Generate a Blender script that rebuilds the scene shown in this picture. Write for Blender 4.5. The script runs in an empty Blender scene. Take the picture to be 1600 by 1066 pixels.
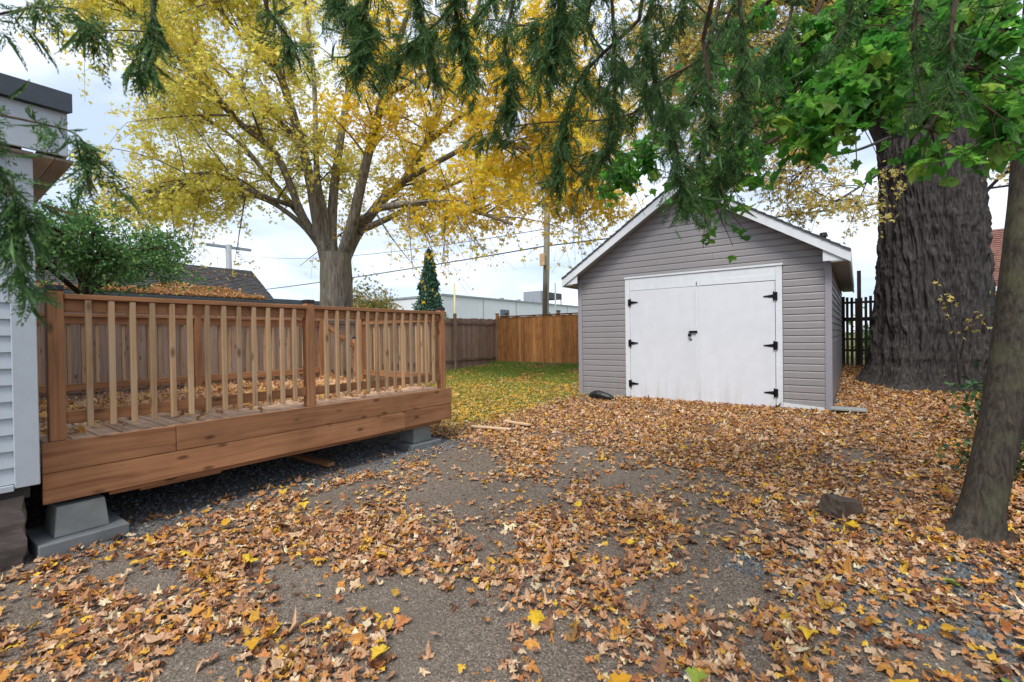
import bpy, bmesh, math, random
import numpy as np
from mathutils import Matrix, Vector

random.seed(7)
RNG = np.random.default_rng(11)
SC = bpy.context.scene
COL = SC.collection

# ------------------------------------------------------------------ camera
cam_data = bpy.data.cameras.new('camera')
cam = bpy.data.objects.new('camera', cam_data)
COL.objects.link(cam)
cam_data.sensor_width = 36.0
cam_data.lens = 718.0 / 1600.0 * 36.0
cam_data.clip_start = 0.05
cam_data.clip_end = 3000
YAW, PIT, ROL = math.radians(37), math.radians(0.55), math.radians(0.82)
fwd = Vector((-math.sin(YAW) * math.cos(PIT), math.cos(YAW) * math.cos(PIT), -math.sin(PIT)))
rt0 = Vector((math.cos(YAW), math.sin(YAW), 0)); up0 = rt0.cross(fwd)
rt = rt0 * math.cos(ROL) - up0 * math.sin(ROL)
up = up0 * math.cos(ROL) + rt0 * math.sin(ROL)
CAMP = Vector((0, 0, 1.5))
cam.matrix_world = Matrix(((rt.x, up.x, -fwd.x, CAMP.x), (rt.y, up.y, -fwd.y, CAMP.y), (rt.z, up.z, -fwd.z, CAMP.z), (0, 0, 0, 1)))
cam_data.dof.use_dof = True
cam_data.dof.focus_distance = 6.0
cam_data.dof.aperture_fstop = 3.2
SC.camera = cam

# ------------------------------------------------------------------ world: bright overcast sky
SUN_EL, SUN_AZ = math.radians(56), math.radians(166)      # azimuth clockwise from +y
world = bpy.data.worlds.new('World'); SC.world = world
world.use_nodes = True
wn, wl = world.node_tree.nodes, world.node_tree.links
wn.clear()
w_out = wn.new('ShaderNodeOutputWorld')
sky = wn.new('ShaderNodeTexSky'); sky.sky_type = 'NISHITA'; sky.sun_disc = False
sky.sun_elevation = SUN_EL; sky.sun_rotation = SUN_AZ
bg_sky = wn.new('ShaderNodeBackground'); bg_sky.inputs['Strength'].default_value = 0.12
wl.new(sky.outputs[0], bg_sky.inputs['Color'])
tc = wn.new('ShaderNodeTexCoord')
mp = wn.new('ShaderNodeMapping'); mp.inputs['Scale'].default_value = (1.0, 1.0, 3.6)
wl.new(tc.outputs['Generated'], mp.inputs['Vector'])
nz = wn.new('ShaderNodeTexNoise'); nz.inputs['Scale'].default_value = 2.6; nz.inputs['Detail'].default_value = 6; nz.inputs['Roughness'].default_value = 0.55
nz.inputs['Distortion'].default_value = 0.4
wl.new(mp.outputs[0], nz.inputs['Vector'])
cr = wn.new('ShaderNodeValToRGB')
cr.color_ramp.elements[0].position = 0.36; cr.color_ramp.elements[0].color = (0.50, 0.60, 0.74, 1)
cr.color_ramp.elements[1].position = 0.60; cr.color_ramp.elements[1].color = (0.90, 0.96, 1.05, 1)
wl.new(nz.outputs['Fac'], cr.inputs['Fac'])
bg_cl = wn.new('ShaderNodeBackground'); bg_cl.inputs['Strength'].default_value = 1.2
wl.new(cr.outputs['Color'], bg_cl.inputs['Color'])
mx = wn.new('ShaderNodeMixShader'); mx.inputs['Fac'].default_value = 0.80
wl.new(bg_sky.outputs[0], mx.inputs[1]); wl.new(bg_cl.outputs[0], mx.inputs[2])
wl.new(mx.outputs[0], w_out.inputs['Surface'])

# ------------------------------------------------------------------ sun through thin cloud
sun_d = bpy.data.lights.new('sun', 'SUN'); sun_d.energy = 3.0; sun_d.angle = math.radians(22); sun_d.color = (1.0, 0.95, 0.88)
sun = bpy.data.objects.new('sun', sun_d); COL.objects.link(sun)
sdir = Vector((math.sin(SUN_AZ) * math.cos(SUN_EL), math.cos(SUN_AZ) * math.cos(SUN_EL), math.sin(SUN_EL)))
sun.rotation_euler = sdir.to_track_quat('Z', 'Y').to_euler()

SC.view_settings.view_transform = 'Standard'
SC.view_settings.look = 'None'
SC.view_settings.exposure = 0.36
SC.view_settings.gamma = 1.0
SC.view_settings.use_curve_mapping = False
SC.render.engine = 'CYCLES'
SC.cycles.max_bounces = 6; SC.cycles.diffuse_bounces = 4; SC.cycles.glossy_bounces = 2
SC.cycles.transmission_bounces = 3; SC.cycles.transparent_max_bounces = 4
SC.cycles.caustics_reflective = False; SC.cycles.caustics_refractive = False
SC.cycles.use_denoising = True
SC.cycles.sample_clamp_indirect = 6

# ------------------------------------------------------------------ small helpers
def lin(h):
    c = [int(h[i:i + 2], 16) / 255 for i in (0, 2, 4)]
    return tuple(x / 12.92 if x <= 0.04045 else ((x + 0.055) / 1.055) ** 2.4 for x in c) + (1,)

def tag(o, label=None, cat=None, group=None, kind=None):
    if label: o['label'] = label
    if cat: o['category'] = cat
    if group: o['group'] = group
    if kind: o['kind'] = kind
    return o

def empty(name, loc, label, cat, group=None):
    o = bpy.data.objects.new(name, None); COL.objects.link(o)
    o.location = loc; o.empty_display_size = 0.2
    return tag(o, label, cat, group)

def link(name, me, mat=None, parent=None, loc=(0, 0, 0), rot=None):
    """world location loc; parents are never rotated or scaled, one or two levels up"""
    if mat is not None and not me.materials: me.materials.append(mat)
    o = bpy.data.objects.new(name, me); COL.objects.link(o)
    off = Vector((0, 0, 0)); p = parent
    while p is not None:
        off += Vector(p.location); p = p.parent
    o.location = Vector(loc) - off
    if rot is not None: o.rotation_euler = rot
    if parent is not None: o.parent = parent
    return o

def np_mesh(name, V, F, smooth=False):
    """V (n,3), F (m,3) triangles or (m,4) quads"""
    V = np.asarray(V, dtype=np.float32); F = np.asarray(F, dtype=np.int32)
    me = bpy.data.meshes.new(name)
    me.vertices.add(len(V)); me.vertices.foreach_set('co', V.ravel())
    k = F.shape[1]
    me.loops.add(F.size); me.loops.foreach_set('vertex_index', F.ravel())
    me.polygons.add(len(F))
    me.polygons.foreach_set('loop_start', np.arange(0, F.size, k, dtype=np.int32))
    try: me.polygons.foreach_set('loop_total', np.full(len(F), k, dtype=np.int32))
    except Exception: pass
    me.polygons.foreach_set('use_smooth', np.full(len(F), smooth, dtype=bool))
    me.update(calc_edges=True)
    return me

class MB:
    """collects quads and triangles"""
    def __init__(s): s.V = []; s.T = []; s.n = 0
    def add(s, V, F):
        V = np.asarray(V, dtype=np.float32); F = np.asarray(F, dtype=np.int64)
        if F.shape[1] == 4: F = np.concatenate([F[:, [0, 1, 2]], F[:, [0, 2, 3]]])
        s.V.append(V); s.T.append(F + s.n); s.n += len(V)
    def box(s, x0, x1, y0, y1, z0, z1):
        V = [(x, y, z) for z in (z0, z1) for y in (y0, y1) for x in (x0, x1)]
        F = [(0, 2, 3, 1), (4, 5, 7, 6), (0, 1, 5, 4), (2, 6, 7, 3), (0, 4, 6, 2), (1, 3, 7, 5)]
        s.add(V, F)
    def mesh(s, name, smooth=False): return np_mesh(name, np.concatenate(s.V), np.concatenate(s.T), smooth)

_boxes = {}
def box(name, x0, x1, y0, y1, z0, z1, mat, parent=None, bev=0.003):
    """a bevelled box as an object with its origin at its centre; equal sizes share mesh data"""
    sx, sy, sz = abs(x1 - x0), abs(y1 - y0), abs(z1 - z0)
    key = (round(sx, 4), round(sy, 4), round(sz, 4), mat.name, bev)
    me = _boxes.get(key)
    if me is None:
        bm = bmesh.new(); bmesh.ops.create_cube(bm, size=1)
        bmesh.ops.scale(bm, vec=(sx, sy, sz), verts=bm.verts)
        if bev: bmesh.ops.bevel(bm, geom=list(bm.edges), offset=min(bev, sx * .3, sy * .3, sz * .3), segments=1, affect='EDGES', profile=0.5)
        me = bpy.data.meshes.new(name); bm.to_mesh(me); bm.free(); me.materials.append(mat); _boxes[key] = me
    return link(name, me, None, parent, ((x0 + x1) / 2, (y0 + y1) / 2, (z0 + z1) / 2))

def prism(name, pts, axis, a0, a1, mat, parent=None, bev=0):
    """polygon pts extruded along an axis ('x','y','z') from a0 to a1; the two plane coordinates follow in xyz order"""
    pts = np.array(pts, float); c = pts.mean(0); m = (a0 + a1) / 2
    n = len(pts); V = []
    for a in (a0 - m, a1 - m):
        for p, q in pts - c:
            V.append({'x': (a, p, q), 'y': (p, a, q), 'z': (p, q, a)}[axis])
    bm = bmesh.new(); vs = [bm.verts.new(v) for v in V]
    bm.faces.new(vs[:n][::-1]); bm.faces.new(vs[n:])
    for i in range(n):
        j = (i + 1) % n; bm.faces.new((vs[i], vs[j], vs[n + j], vs[n + i]))
    bmesh.ops.recalc_face_normals(bm, faces=bm.faces)
    if bev: bmesh.ops.bevel(bm, geom=list(bm.edges), offset=bev, segments=1, affect='EDGES', profile=0.5)
    me = bpy.data.meshes.new(name); bm.to_mesh(me); bm.free()
    loc = {'x': (m, c[0], c[1]), 'y': (c[0], m, c[1]), 'z': (c[0], c[1], m)}[axis]
    return link(name, me, mat, parent, loc)

def tube(P, r, k=8, cap=False):
    """tube along points P with radii r"""
    P = np.asarray(P, float); n = len(P); r = np.broadcast_to(np.asarray(r, float), (n,))
    T = np.gradient(P, axis=0); T /= np.linalg.norm(T, axis=1)[:, None] + 1e-9
    a = np.array([0, 0, 1.]) if abs(T[0, 2]) < .9 else np.array([1., 0, 0])
    N = np.empty_like(P); v = a - T[0] * (a @ T[0]); N[0] = v / np.linalg.norm(v)
    for i in range(1, n):
        v = N[i - 1] - T[i] * (N[i - 1] @ T[i]); N[i] = v / (np.linalg.norm(v) + 1e-9)
    B = np.cross(T, N)
    th = np.arange(k) * 2 * np.pi / k
    V = P[:, None] + r[:, None, None] * (np.cos(th)[None, :, None] * N[:, None] + np.sin(th)[None, :, None] * B[:, None])
    V = V.reshape(-1, 3)
    i = np.arange(n - 1)[:, None] * k; j = np.arange(k)[None]; j2 = (j + 1) % k
    F = np.stack([i + j, i + j2, i + k + j2, i + k + j], -1).reshape(-1, 4)
    if cap:
        V = np.concatenate([V, P[:1], P[-1:]]); e = n * k
        jj = np.arange(k); j3 = (jj + 1) % k
        F = np.concatenate([F, np.stack([np.full(k, e), j3, jj, jj], -1), np.stack([np.full(k, e + 1), (n - 1) * k + jj, (n - 1) * k + j3, (n - 1) * k + j3], -1)])
    return V, F

def spline(P, n):
    """Catmull-Rom through P, n samples"""
    P = np.asarray(P, float); Q = np.concatenate([[2 * P[0] - P[1]], P, [2 * P[-1] - P[-2]]])
    t = np.linspace(0, len(P) - 1 - 1e-6, n); i = t.astype(int); f = (t - i)[:, None]
    a, b, c, d = Q[i], Q[i + 1], Q[i + 2], Q[i + 3]
    return .5 * (2 * b + (c - a) * f + (2 * a - 5 * b + 4 * c - d) * f ** 2 + (3 * b - 3 * c + d - a) * f ** 3)

def rots(az, tx, ty):
    """Rz(az) Rx(tx) Ry(ty) as (n,3,3)"""
    n = len(az); o, l = np.zeros(n), np.ones(n)
    ca, sa, cx, sx, cy, sy = np.cos(az), np.sin(az), np.cos(tx), np.sin(tx), np.cos(ty), np.sin(ty)
    Z = np.stack([ca, -sa, o, sa, ca, o, o, o, l], -1).reshape(n, 3, 3)
    X = np.stack([l, o, o, o, cx, -sx, o, sx, cx], -1).reshape(n, 3, 3)
    Y = np.stack([cy, o, sy, o, l, o, -sy, o, cy], -1).reshape(n, 3, 3)
    return Z @ X @ Y

def scatter(templates, pos, R, s, which=None):
    """places templates (list of (V, F)) at pos; returns one V, F (triangles)"""
    pos = np.asarray(pos, float); n = len(pos)
    if which is None: which = RNG.integers(0, len(templates), n)
    mb = MB()
    for t, (V, F) in enumerate(templates):
        m = np.nonzero(which == t)[0]
        if not len(m): continue
        W = np.einsum('nij,vj->nvi', R[m], V) * s[m][:, None, None] + pos[m][:, None]
        FF = F[None] + (np.arange(len(m)) * len(V))[:, None, None]
        mb.add(W.reshape(-1, 3), FF.reshape(-1, F.shape[1]))
    return mb

def vnoise(x, y, seed=0):
    """smooth value noise, arrays in, 0..1 out"""
    x = np.asarray(x, float); y = np.asarray(y, float)
    xi, yi = np.floor(x).astype(np.int64), np.floor(y).astype(np.int64)
    fx, fy = x - xi, y - yi; fx = fx * fx * (3 - 2 * fx); fy = fy * fy * (3 - 2 * fy)
    def h(a, b):
        v = np.sin(a * 127.1 + b * 311.7 + seed * 74.7) * 43758.5453
        return v - np.floor(v)
    return (h(xi, yi) * (1 - fx) + h(xi + 1, yi) * fx) * (1 - fy) + (h(xi, yi + 1) * (1 - fx) + h(xi + 1, yi + 1) * fx) * fy

def fbm(x, y, o=4, seed=0):
    v = 0; a = .5; t = 0
    for k in range(o):
        v = v + a * vnoise(x * 2 ** k, y * 2 ** k, seed + k); t += a; a *= .5
    return v / t

def gz(x, y):
    """height of the yard: level by the deck, rising towards the back fence"""
    x = np.asarray(x, float); y = np.asarray(y, float)
    t = np.clip((y - 2) / 12, 0, 1.1)
    return .5 * t ** 1.6 + .025 * (fbm(x * .7, y * .7, 3, 5) - .5)

def to_pix(P):
    d = np.asarray(P, float) - np.array(CAMP)
    z = d @ np.array(fwd)
    zz = np.where(z > .05, z, 1e9)
    return 800 + 718 * (d @ np.array(rt)) / zz, 533 - 718 * (d @ np.array(up)) / zz, z

# ------------------------------------------------------------------ materials
def nodemat(name):
    m = bpy.data.materials.new(name); m.use_nodes = True
    nt = m.node_tree; return m, nt.nodes, nt.links, nt.nodes['Principled BSDF']

def plain(name, col, rough=.6, var=.06, scale=14, bump=.15, metal=0, spec=.4, dirt=0):
    """painted or weathered plain surface: two noises of tone, a little dirt, fine relief"""
    m, N, L, b = nodemat(name)
    t = N.new('ShaderNodeTexCoord'); oi = N.new('ShaderNodeObjectInfo')
    n1 = N.new('ShaderNodeTexNoise'); n1.inputs['Scale'].default_value = scale; n1.inputs['Detail'].default_value = 6
    n2 = N.new('ShaderNodeTexNoise'); n2.inputs['Scale'].default_value = scale * .12; n2.inputs['Detail'].default_value = 3
    for n in (n1, n2): L.new(t.outputs['Object'], n.inputs['Vector'])
    ad = N.new('ShaderNodeMath'); ad.operation = 'ADD'; L.new(n1.outputs[0], ad.inputs[0]); L.new(n2.outputs[0], ad.inputs[1])
    mr = N.new('ShaderNodeMapRange'); mr.inputs[1].default_value = .6; mr.inputs[2].default_value = 1.4
    mr.inputs[3].default_value = 1 - var * 2; mr.inputs[4].default_value = 1 + var
    L.new(ad.outputs[0], mr.inputs[0])
    r2 = N.new('ShaderNodeMapRange'); r2.inputs[3].default_value = 1 - var * .6; r2.inputs[4].default_value = 1 + var * .6
    L.new(oi.outputs['Random'], r2.inputs[0])
    mu = N.new('ShaderNodeMath'); mu.operation = 'MULTIPLY'; L.new(mr.outputs[0], mu.inputs[0]); L.new(r2.outputs[0], mu.inputs[1])
    hs = N.new('ShaderNodeHueSaturation'); hs.inputs['Color'].default_value = col
    L.new(mu.outputs[0], hs.inputs['Value']); L.new(hs.outputs[0], b.inputs['Base Color'])
    if dirt:
        # rain splash near the ground and faint runs
        ge = N.new('ShaderNodeNewGeometry'); sp = N.new('ShaderNodeSeparateXYZ'); L.new(ge.outputs['Position'], sp.inputs[0])
        st = N.new('ShaderNodeMapping'); st.inputs['Scale'].default_value = (9, 9, 1.1); L.new(ge.outputs['Position'], st.inputs['Vector'])
        n3 = N.new('ShaderNodeTexNoise'); n3.inputs['Scale'].default_value = 1; n3.inputs['Detail'].default_value = 6; L.new(st.outputs[0], n3.inputs['Vector'])
        dz = N.new('ShaderNodeMapRange'); dz.inputs[1].default_value = .85; dz.inputs[2].default_value = .18; dz.inputs[3].default_value = .10; dz.inputs[4].default_value = 1; L.new(sp.outputs[2], dz.inputs[0])
        dn = N.new('ShaderNodeMapRange'); dn.inputs[1].default_value = .42; dn.inputs[2].default_value = .75; L.new(n3.outputs[0], dn.inputs[0])
        dm = N.new('ShaderNodeMath'); dm.operation = 'MULTIPLY'; L.new(dz.outputs[0], dm.inputs[0]); L.new(dn.outputs[0], dm.inputs[1])
        d2 = N.new('ShaderNodeMath'); d2.operation = 'MULTIPLY'; d2.inputs[1].default_value = dirt; L.new(dm.outputs[0], d2.inputs[0])
        md = N.new('ShaderNodeMix'); md.data_type = 'RGBA'; md.inputs['B'].default_value = lin('7d6c5c'); L.new(d2.outputs[0], md.inputs['Factor']); L.new(hs.outputs[0], md.inputs['A'])
        L.new(md.outputs['Result'], b.inputs['Base Color'])
    b.inputs['Roughness'].default_value = rough; b.inputs['Metallic'].default_value = metal
    b.inputs['Specular IOR Level'].default_value = spec
    if bump:
        bp = N.new('ShaderNodeBump'); bp.inputs['Strength'].default_value = bump; bp.inputs['Distance'].default_value = .01
        L.new(n1.outputs[0], bp.inputs['Height']); L.new(bp.outputs[0], b.inputs['Normal'])
    return m

def wood(name, light, dark, axis, rough=.75, grey=None, var=.25, knots=True, wet=0):
    """sawn softwood, grain along an axis, knots, tone differing from piece to piece"""
    m, N, L, b = nodemat(name)
    t = N.new('ShaderNodeTexCoord'); oi = N.new('ShaderNodeObjectInfo')
    of = N.new('ShaderNodeVectorMath'); of.operation = 'SCALE'; of.inputs['Scale'].default_value = 37
    cx = N.new('ShaderNodeCombineXYZ')
    for i in range(3): L.new(oi.outputs['Random'], cx.inputs[i])
    L.new(cx.outputs[0], of.inputs[0])
    av = N.new('ShaderNodeVectorMath'); L.new(t.outputs['Object'], av.inputs[0]); L.new(of.outputs[0], av.inputs[1])
    mp = N.new('ShaderNodeMapping'); sc = [26, 26, 26]; sc['xyz'.index(axis)] = 1.3; mp.inputs['Scale'].default_value = sc
    L.new(av.outputs[0], mp.inputs['Vector'])
    g = N.new('ShaderNodeTexNoise'); g.inputs['Scale'].default_value = 1.0; g.inputs['Detail'].default_value = 6; g.inputs['Distortion'].default_value = .9
    L.new(mp.outputs[0], g.inputs['Vector'])
    blot = N.new('ShaderNodeTexNoise'); blot.inputs['Scale'].default_value = 2.4; blot.inputs['Detail'].default_value = 4
    L.new(av.outputs[0], blot.inputs['Vector'])
    r = N.new('ShaderNodeValToRGB'); r.color_ramp.elements[0].position = .28; r.color_ramp.elements[0].color = dark
    r.color_ramp.elements[1].position = .68; r.color_ramp.elements[1].color = light
    e = r.color_ramp.elements.new(.46); e.color = tuple((a * .6 + c * .4) for a, c in zip(light, dark))
    L.new(g.outputs[0], r.inputs[0])
    col = r.outputs[0]
    if grey:
        mg = N.new('ShaderNodeMix'); mg.data_type = 'RGBA'; mg.inputs['B'].default_value = grey
        q = N.new('ShaderNodeMapRange'); q.inputs[1].default_value = .35; q.inputs[2].default_value = .7; q.inputs[4].default_value = .75
        L.new(blot.outputs[0], q.inputs[0]); L.new(q.outputs[0], mg.inputs['Factor']); L.new(col, mg.inputs['A']); col = mg.outputs['Result']
    if knots:
        km = N.new('ShaderNodeMapping'); ks = [7.5, 7.5, 7.5]; ks['xyz'.index(axis)] = 3.2; km.inputs['Scale'].default_value = ks
        L.new(av.outputs[0], km.inputs['Vector'])
        vo = N.new('ShaderNodeTexVoronoi'); vo.inputs['Scale'].default_value = 1.0; L.new(km.outputs[0], vo.inputs['Vector'])
        kr = N.new('ShaderNodeMapRange'); kr.inputs[1].default_value = .07; kr.inputs[2].default_value = .19; kr.inputs[3].default_value = .8; kr.inputs[4].default_value = 0
        L.new(vo.outputs['Distance'], kr.inputs[0])
        mk = N.new('ShaderNodeMix'); mk.data_type = 'RGBA'; mk.inputs['B'].default_value = tuple(c * .35 for c in dark[:3]) + (1,)
        L.new(kr.outputs[0], mk.inputs['Factor']); L.new(col, mk.inputs['A']); col = mk.outputs['Result']
    hs = N.new('ShaderNodeHueSaturation'); L.new(col, hs.inputs['Color'])
    ov = N.new('ShaderNodeMapRange'); ov.inputs[3].default_value = 1 - var; ov.inputs[4].default_value = 1 + var
    L.new(oi.outputs['Random'], ov.inputs[0])
    bv = N.new('ShaderNodeMapRange'); bv.inputs[1].default_value = .3; bv.inputs[2].default_value = .7; bv.inputs[3].default_value = .78; bv.inputs[4].default_value = 1.12
    L.new(blot.outputs[0], bv.inputs[0])
    mu = N.new('ShaderNodeMath'); mu.operation = 'MULTIPLY'; L.new(ov.outputs[0], mu.inputs[0]); L.new(bv.outputs[0], mu.inputs[1])
    L.new(mu.outputs[0], hs.inputs['Value']); L.new(hs.outputs[0], b.inputs['Base Color'])
    b.inputs['Roughness'].default_value = rough; b.inputs['Specular IOR Level'].default_value = .3
    bp = N.new('ShaderNodeBump'); bp.inputs['Strength'].default_value = .35; bp.inputs['Distance'].default_value = .004
    L.new(g.outputs[0], bp.inputs['Height']); L.new(bp.outputs[0], b.inputs['Normal'])
    return m

def leafmat(name, stops, transl=0.0, rough=.6, spec=.3, vein=True):
    """stops: (position, colour); each leaf takes its own tone"""
    m, N, L, b = nodemat(name)
    ge = N.new('ShaderNodeNewGeometry'); oi = N.new('ShaderNodeObjectInfo')
    ad = N.new('ShaderNodeMath'); ad.operation = 'ADD'; L.new(ge.outputs['Random Per Island'], ad.inputs[0]); L.new(oi.outputs['Random'], ad.inputs[1])
    fr = N.new('ShaderNodeMath'); fr.operation = 'FRACT'; L.new(ad.outputs[0], fr.inputs[0])
    r = N.new('ShaderNodeValToRGB'); els = r.color_ramp.elements
    els[0].position, els[0].color = stops[0]; els[1].position, els[1].color = stops[-1]
    for p, c in stops[1:-1]: e = els.new(p); e.color = c
    L.new(fr.outputs[0], r.inputs[0])
    n = N.new('ShaderNodeTexNoise'); n.inputs['Scale'].default_value = 45; n.inputs['Detail'].default_value = 3
    tc = N.new('ShaderNodeTexCoord'); L.new(tc.outputs['Object'], n.inputs['Vector'])
    mr = N.new('ShaderNodeMapRange'); mr.inputs[1].default_value = .3; mr.inputs[2].default_value = .7; mr.inputs[3].default_value = .72; mr.inputs[4].default_value = 1.18
    L.new(n.outputs[0], mr.inputs[0])
    hs = N.new('ShaderNodeHueSaturation'); L.new(r.outputs[0], hs.inputs['Color']); L.new(mr.outputs[0], hs.inputs['Value'])
    L.new(hs.outputs[0], b.inputs['Base Color'])
    b.inputs['Roughness'].default_value = rough; b.inputs['Specular IOR Level'].default_value = spec
    bp = N.new('ShaderNodeBump'); bp.inputs['Strength'].default_value = .5; bp.inputs['Distance'].default_value = .006
    L.new(n.outputs[0], bp.inputs['Height']); L.new(bp.outputs[0], b.inputs['Normal'])
    if transl:
        t = N.new('ShaderNodeBsdfTranslucent'); L.new(hs.outputs[0], t.inputs['Color'])
        ms = N.new('ShaderNodeMixShader'); ms.inputs[0].default_value = transl
        L.new(b.outputs[0], ms.inputs[1]); L.new(t.outputs[0], ms.inputs[2])
        L.new(ms.outputs[0], N['Material Output'].inputs['Surface'])
    return m

def barkmat(name, light, dark, sx=18, sz=2.0, bump=.9, dist=.03, moss=None):
    m, N, L, b = nodemat(name)
    t = N.new('ShaderNodeTexCoord'); mp = N.new('ShaderNodeMapping'); mp.inputs['Scale'].default_value = (sx, sx, sz)
    L.new(t.outputs['Object'], mp.inputs['Vector'])
    n = N.new('ShaderNodeTexNoise'); n.inputs['Scale'].default_value = 1; n.inputs['Detail'].default_value = 8; n.inputs['Roughness'].default_value = .65; n.inputs['Distortion'].default_value = .5
    L.new(mp.outputs[0], n.inputs['Vector'])
    r = N.new('ShaderNodeValToRGB'); r.color_ramp.elements[0].position = .34; r.color_ramp.elements[0].color = dark
    r.color_ramp.elements[1].position = .66; r.color_ramp.elements[1].color = light
    L.new(n.outputs[0], r.inputs[0]); col = r.outputs[0]
    if moss:
        n2 = N.new('ShaderNodeTexNoise'); n2.inputs['Scale'].default_value = 3.5; n2.inputs['Detail'].default_value = 5; L.new(t.outputs['Object'], n2.inputs['Vector'])
        q = N.new('ShaderNodeMapRange'); q.inputs[1].default_value = .5; q.inputs[2].default_value = .7; q.inputs[4].default_value = .6; L.new(n2.outputs[0], q.inputs[0])
        mg = N.new('ShaderNodeMix'); mg.data_type = 'RGBA'; mg.inputs['B'].default_value = moss
        L.new(q.outputs[0], mg.inputs['Factor']); L.new(col, mg.inputs['A']); col = mg.outputs['Result']
    L.new(col, b.inputs['Base Color']); b.inputs['Roughness'].default_value = .9; b.inputs['Specular IOR Level'].default_value = .2
    bp = N.new('ShaderNodeBump'); bp.inputs['Strength'].default_value = bump; bp.inputs['Distance'].default_value = dist
    L.new(n.outputs[0], bp.inputs['Height']); L.new(bp.outputs[0], b.inputs['Normal'])
    return m

M = {}
# cedar-toned treated lumber (deck frame and posts), paler balusters, worn floor boards, fences
for ax in 'xyz':
    M['stain_' + ax] = wood('stained_lumber_' + ax, lin('aa7a55'), lin('80553a'), ax, var=.14)
    M['bal_' + ax] = wood('baluster_lumber_' + ax, lin('c6a27a'), lin('9a7854'), ax, var=.2, grey=lin('9b8870'))
    M['floor_' + ax] = wood('deck_board_lumber_' + ax, lin('c9aa92'), lin('a5826a'), ax, var=.12)
M['brown_fence'] = wood('brown_fence_lumber', lin('d0955f'), lin('945e3a'), 'z', var=.3)
M['brown_fence_x'] = wood('brown_fence_rail_lumber', lin('8a5c38'), lin('5c3a22'), 'x', var=.2)
M['grey_fence'] = wood('weathered_fence_lumber', lin('b09382'), lin('785f50'), 'z', var=.2, grey=lin('85766f'))
M['grey_fence_y'] = wood('weathered_rail_lumber', lin('8b7264'), lin('5d473d'), 'y', var=.15, grey=lin('85766f'))
M['old_fence'] = wood('blackened_fence_lumber', lin('54463c'), lin('271e1a'), 'z', var=.25, grey=lin('3c3a38'))
M['old_fence_x'] = wood('blackened_rail_lumber', lin('4a3d34'), lin('241c18'), 'x', var=.2, grey=lin('3c3a38'))
M['plank_y'] = wood('pale_plank_lumber', lin('cdb193'), lin('a07c5a'), 'x', var=.1)
M['soffit_wood'] = wood('soffit_lumber', lin('a39a90'), lin('7d736a'), 'x', var=.1)
M['concrete'] = plain('grey_concrete', lin('8c8f8c'), .9, .16, 9, .5)
M['concrete_dark'] = plain('damp_concrete', lin('74787a'), .9, .18, 7, .5)
M['siding_grey'] = plain('lilac_grey_vinyl', lin('888587'), .45, .05, 30, .08, dirt=.55)
M['siding_post'] = plain('lilac_grey_trim', lin('8e8c95'), .45, .05, 20, .05)
M['siding_white_shaded'] = plain('shaded_white_vinyl', lin('b3bcc4'), .5, .04, 20, .08)  # white siding toned down; the shade on the house wall is in this colour
M['white_paint'] = plain('white_door_paint', lin('ced2d9'), .45, .04, 5, .08, dirt=.3)
M['white_trim'] = plain('white_trim_paint', lin('ced3d8'), .5, .05, 9, .1, dirt=.3)
M['soffit_grey'] = plain('grey_soffit', lin('8f9294'), .6, .05, 9, .05)
M['black_iron'] = plain('black_iron', lin('1c1d1f'), .45, .1, 60, .2, .6)
M['steel'] = plain('dull_steel', lin('8d9195'), .35, .1, 60, .1, .9)
M['dark_core'] = plain('dark_sheathing', lin('3a3836'), .9, .1, 8, .1)
M['black_plastic'] = plain('black_plastic', lin('1b1c1e'), .5, .15, 40, .3)
M['post_cap'] = plain('dark_post_cap', lin('2b2a30'), .4, .08, 30, .1)
M['stone'] = plain('rough_fieldstone', lin('6f6560'), .95, .25, 8, 1.0)
M['rock'] = plain('brown_rock', lin('54483f'), .9, .22, 12, 1.0)
M['shingle_dark'] = plain('dark_shingle', lin('4c4a4b'), .95, .25, 26, .6)
M['shingle_red'] = plain('red_brown_shingle', lin('7b564c'), .95, .22, 26, .6)
M['roof_edge'] = plain('dark_roof_edge', lin('444b54'), .6, .12, 12, .1)
M['stucco'] = plain('white_stucco', lin('cfd3d8'), .85, .05, 2, .2)
M['grey_wall'] = plain('grey_cladding', lin('8b9096'), .8, .08, 3, .1)
M['brick_wall'] = plain('pale_brick', lin('9b8f86'), .9, .12, 6, .2)
M['pole_wood'] = wood('utility_pole_wood', lin('96907f'), lin('6b665a'), 'z', var=.1, knots=False, grey=lin('8b8c84'))
M['pole_grey'] = plain('galvanised_pole', lin('8d9498'), .6, .08, 10, .1)
M['pole_yellow'] = plain('faded_yellow_pipe', lin('b9b086'), .6, .08, 10, .1)
M['wire'] = plain('black_cable', lin('23262a'), .6, .05, 10, 0)
M['glass'] = plain('dark_window_glass', lin('3b4652'), .08, .05, 3, 0, 0, .8)
M['bark_grey'] = barkmat('grey_maple_bark', lin('928b80'), lin('524a42'), 14, 2.2, .8, .03)
M['bark_old_shaded'] = barkmat('deep_furrowed_bark_shaded', lin('524e4d'), lin('211f1e'), 30, 4.5, 1.0, .03)  # bark darkened all over to carry the shadow on the old trunk
M['bark_young_shaded'] = barkmat('young_maple_bark_shaded', lin('504a42'), lin('2a2521'), 42, 12, .9, .012, lin('5b5f45'))  # leaning trunk's shade is likewise put into its bark colours
M['bark_twig'] = barkmat('dark_twig_bark', lin('5a4a3d'), lin('33291f'), 20, 5, .3, .005)
M['bark_cedar'] = barkmat('cedar_bark', lin('6b5a4d'), lin('352a23'), 30, 2, .6, .01)

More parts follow.
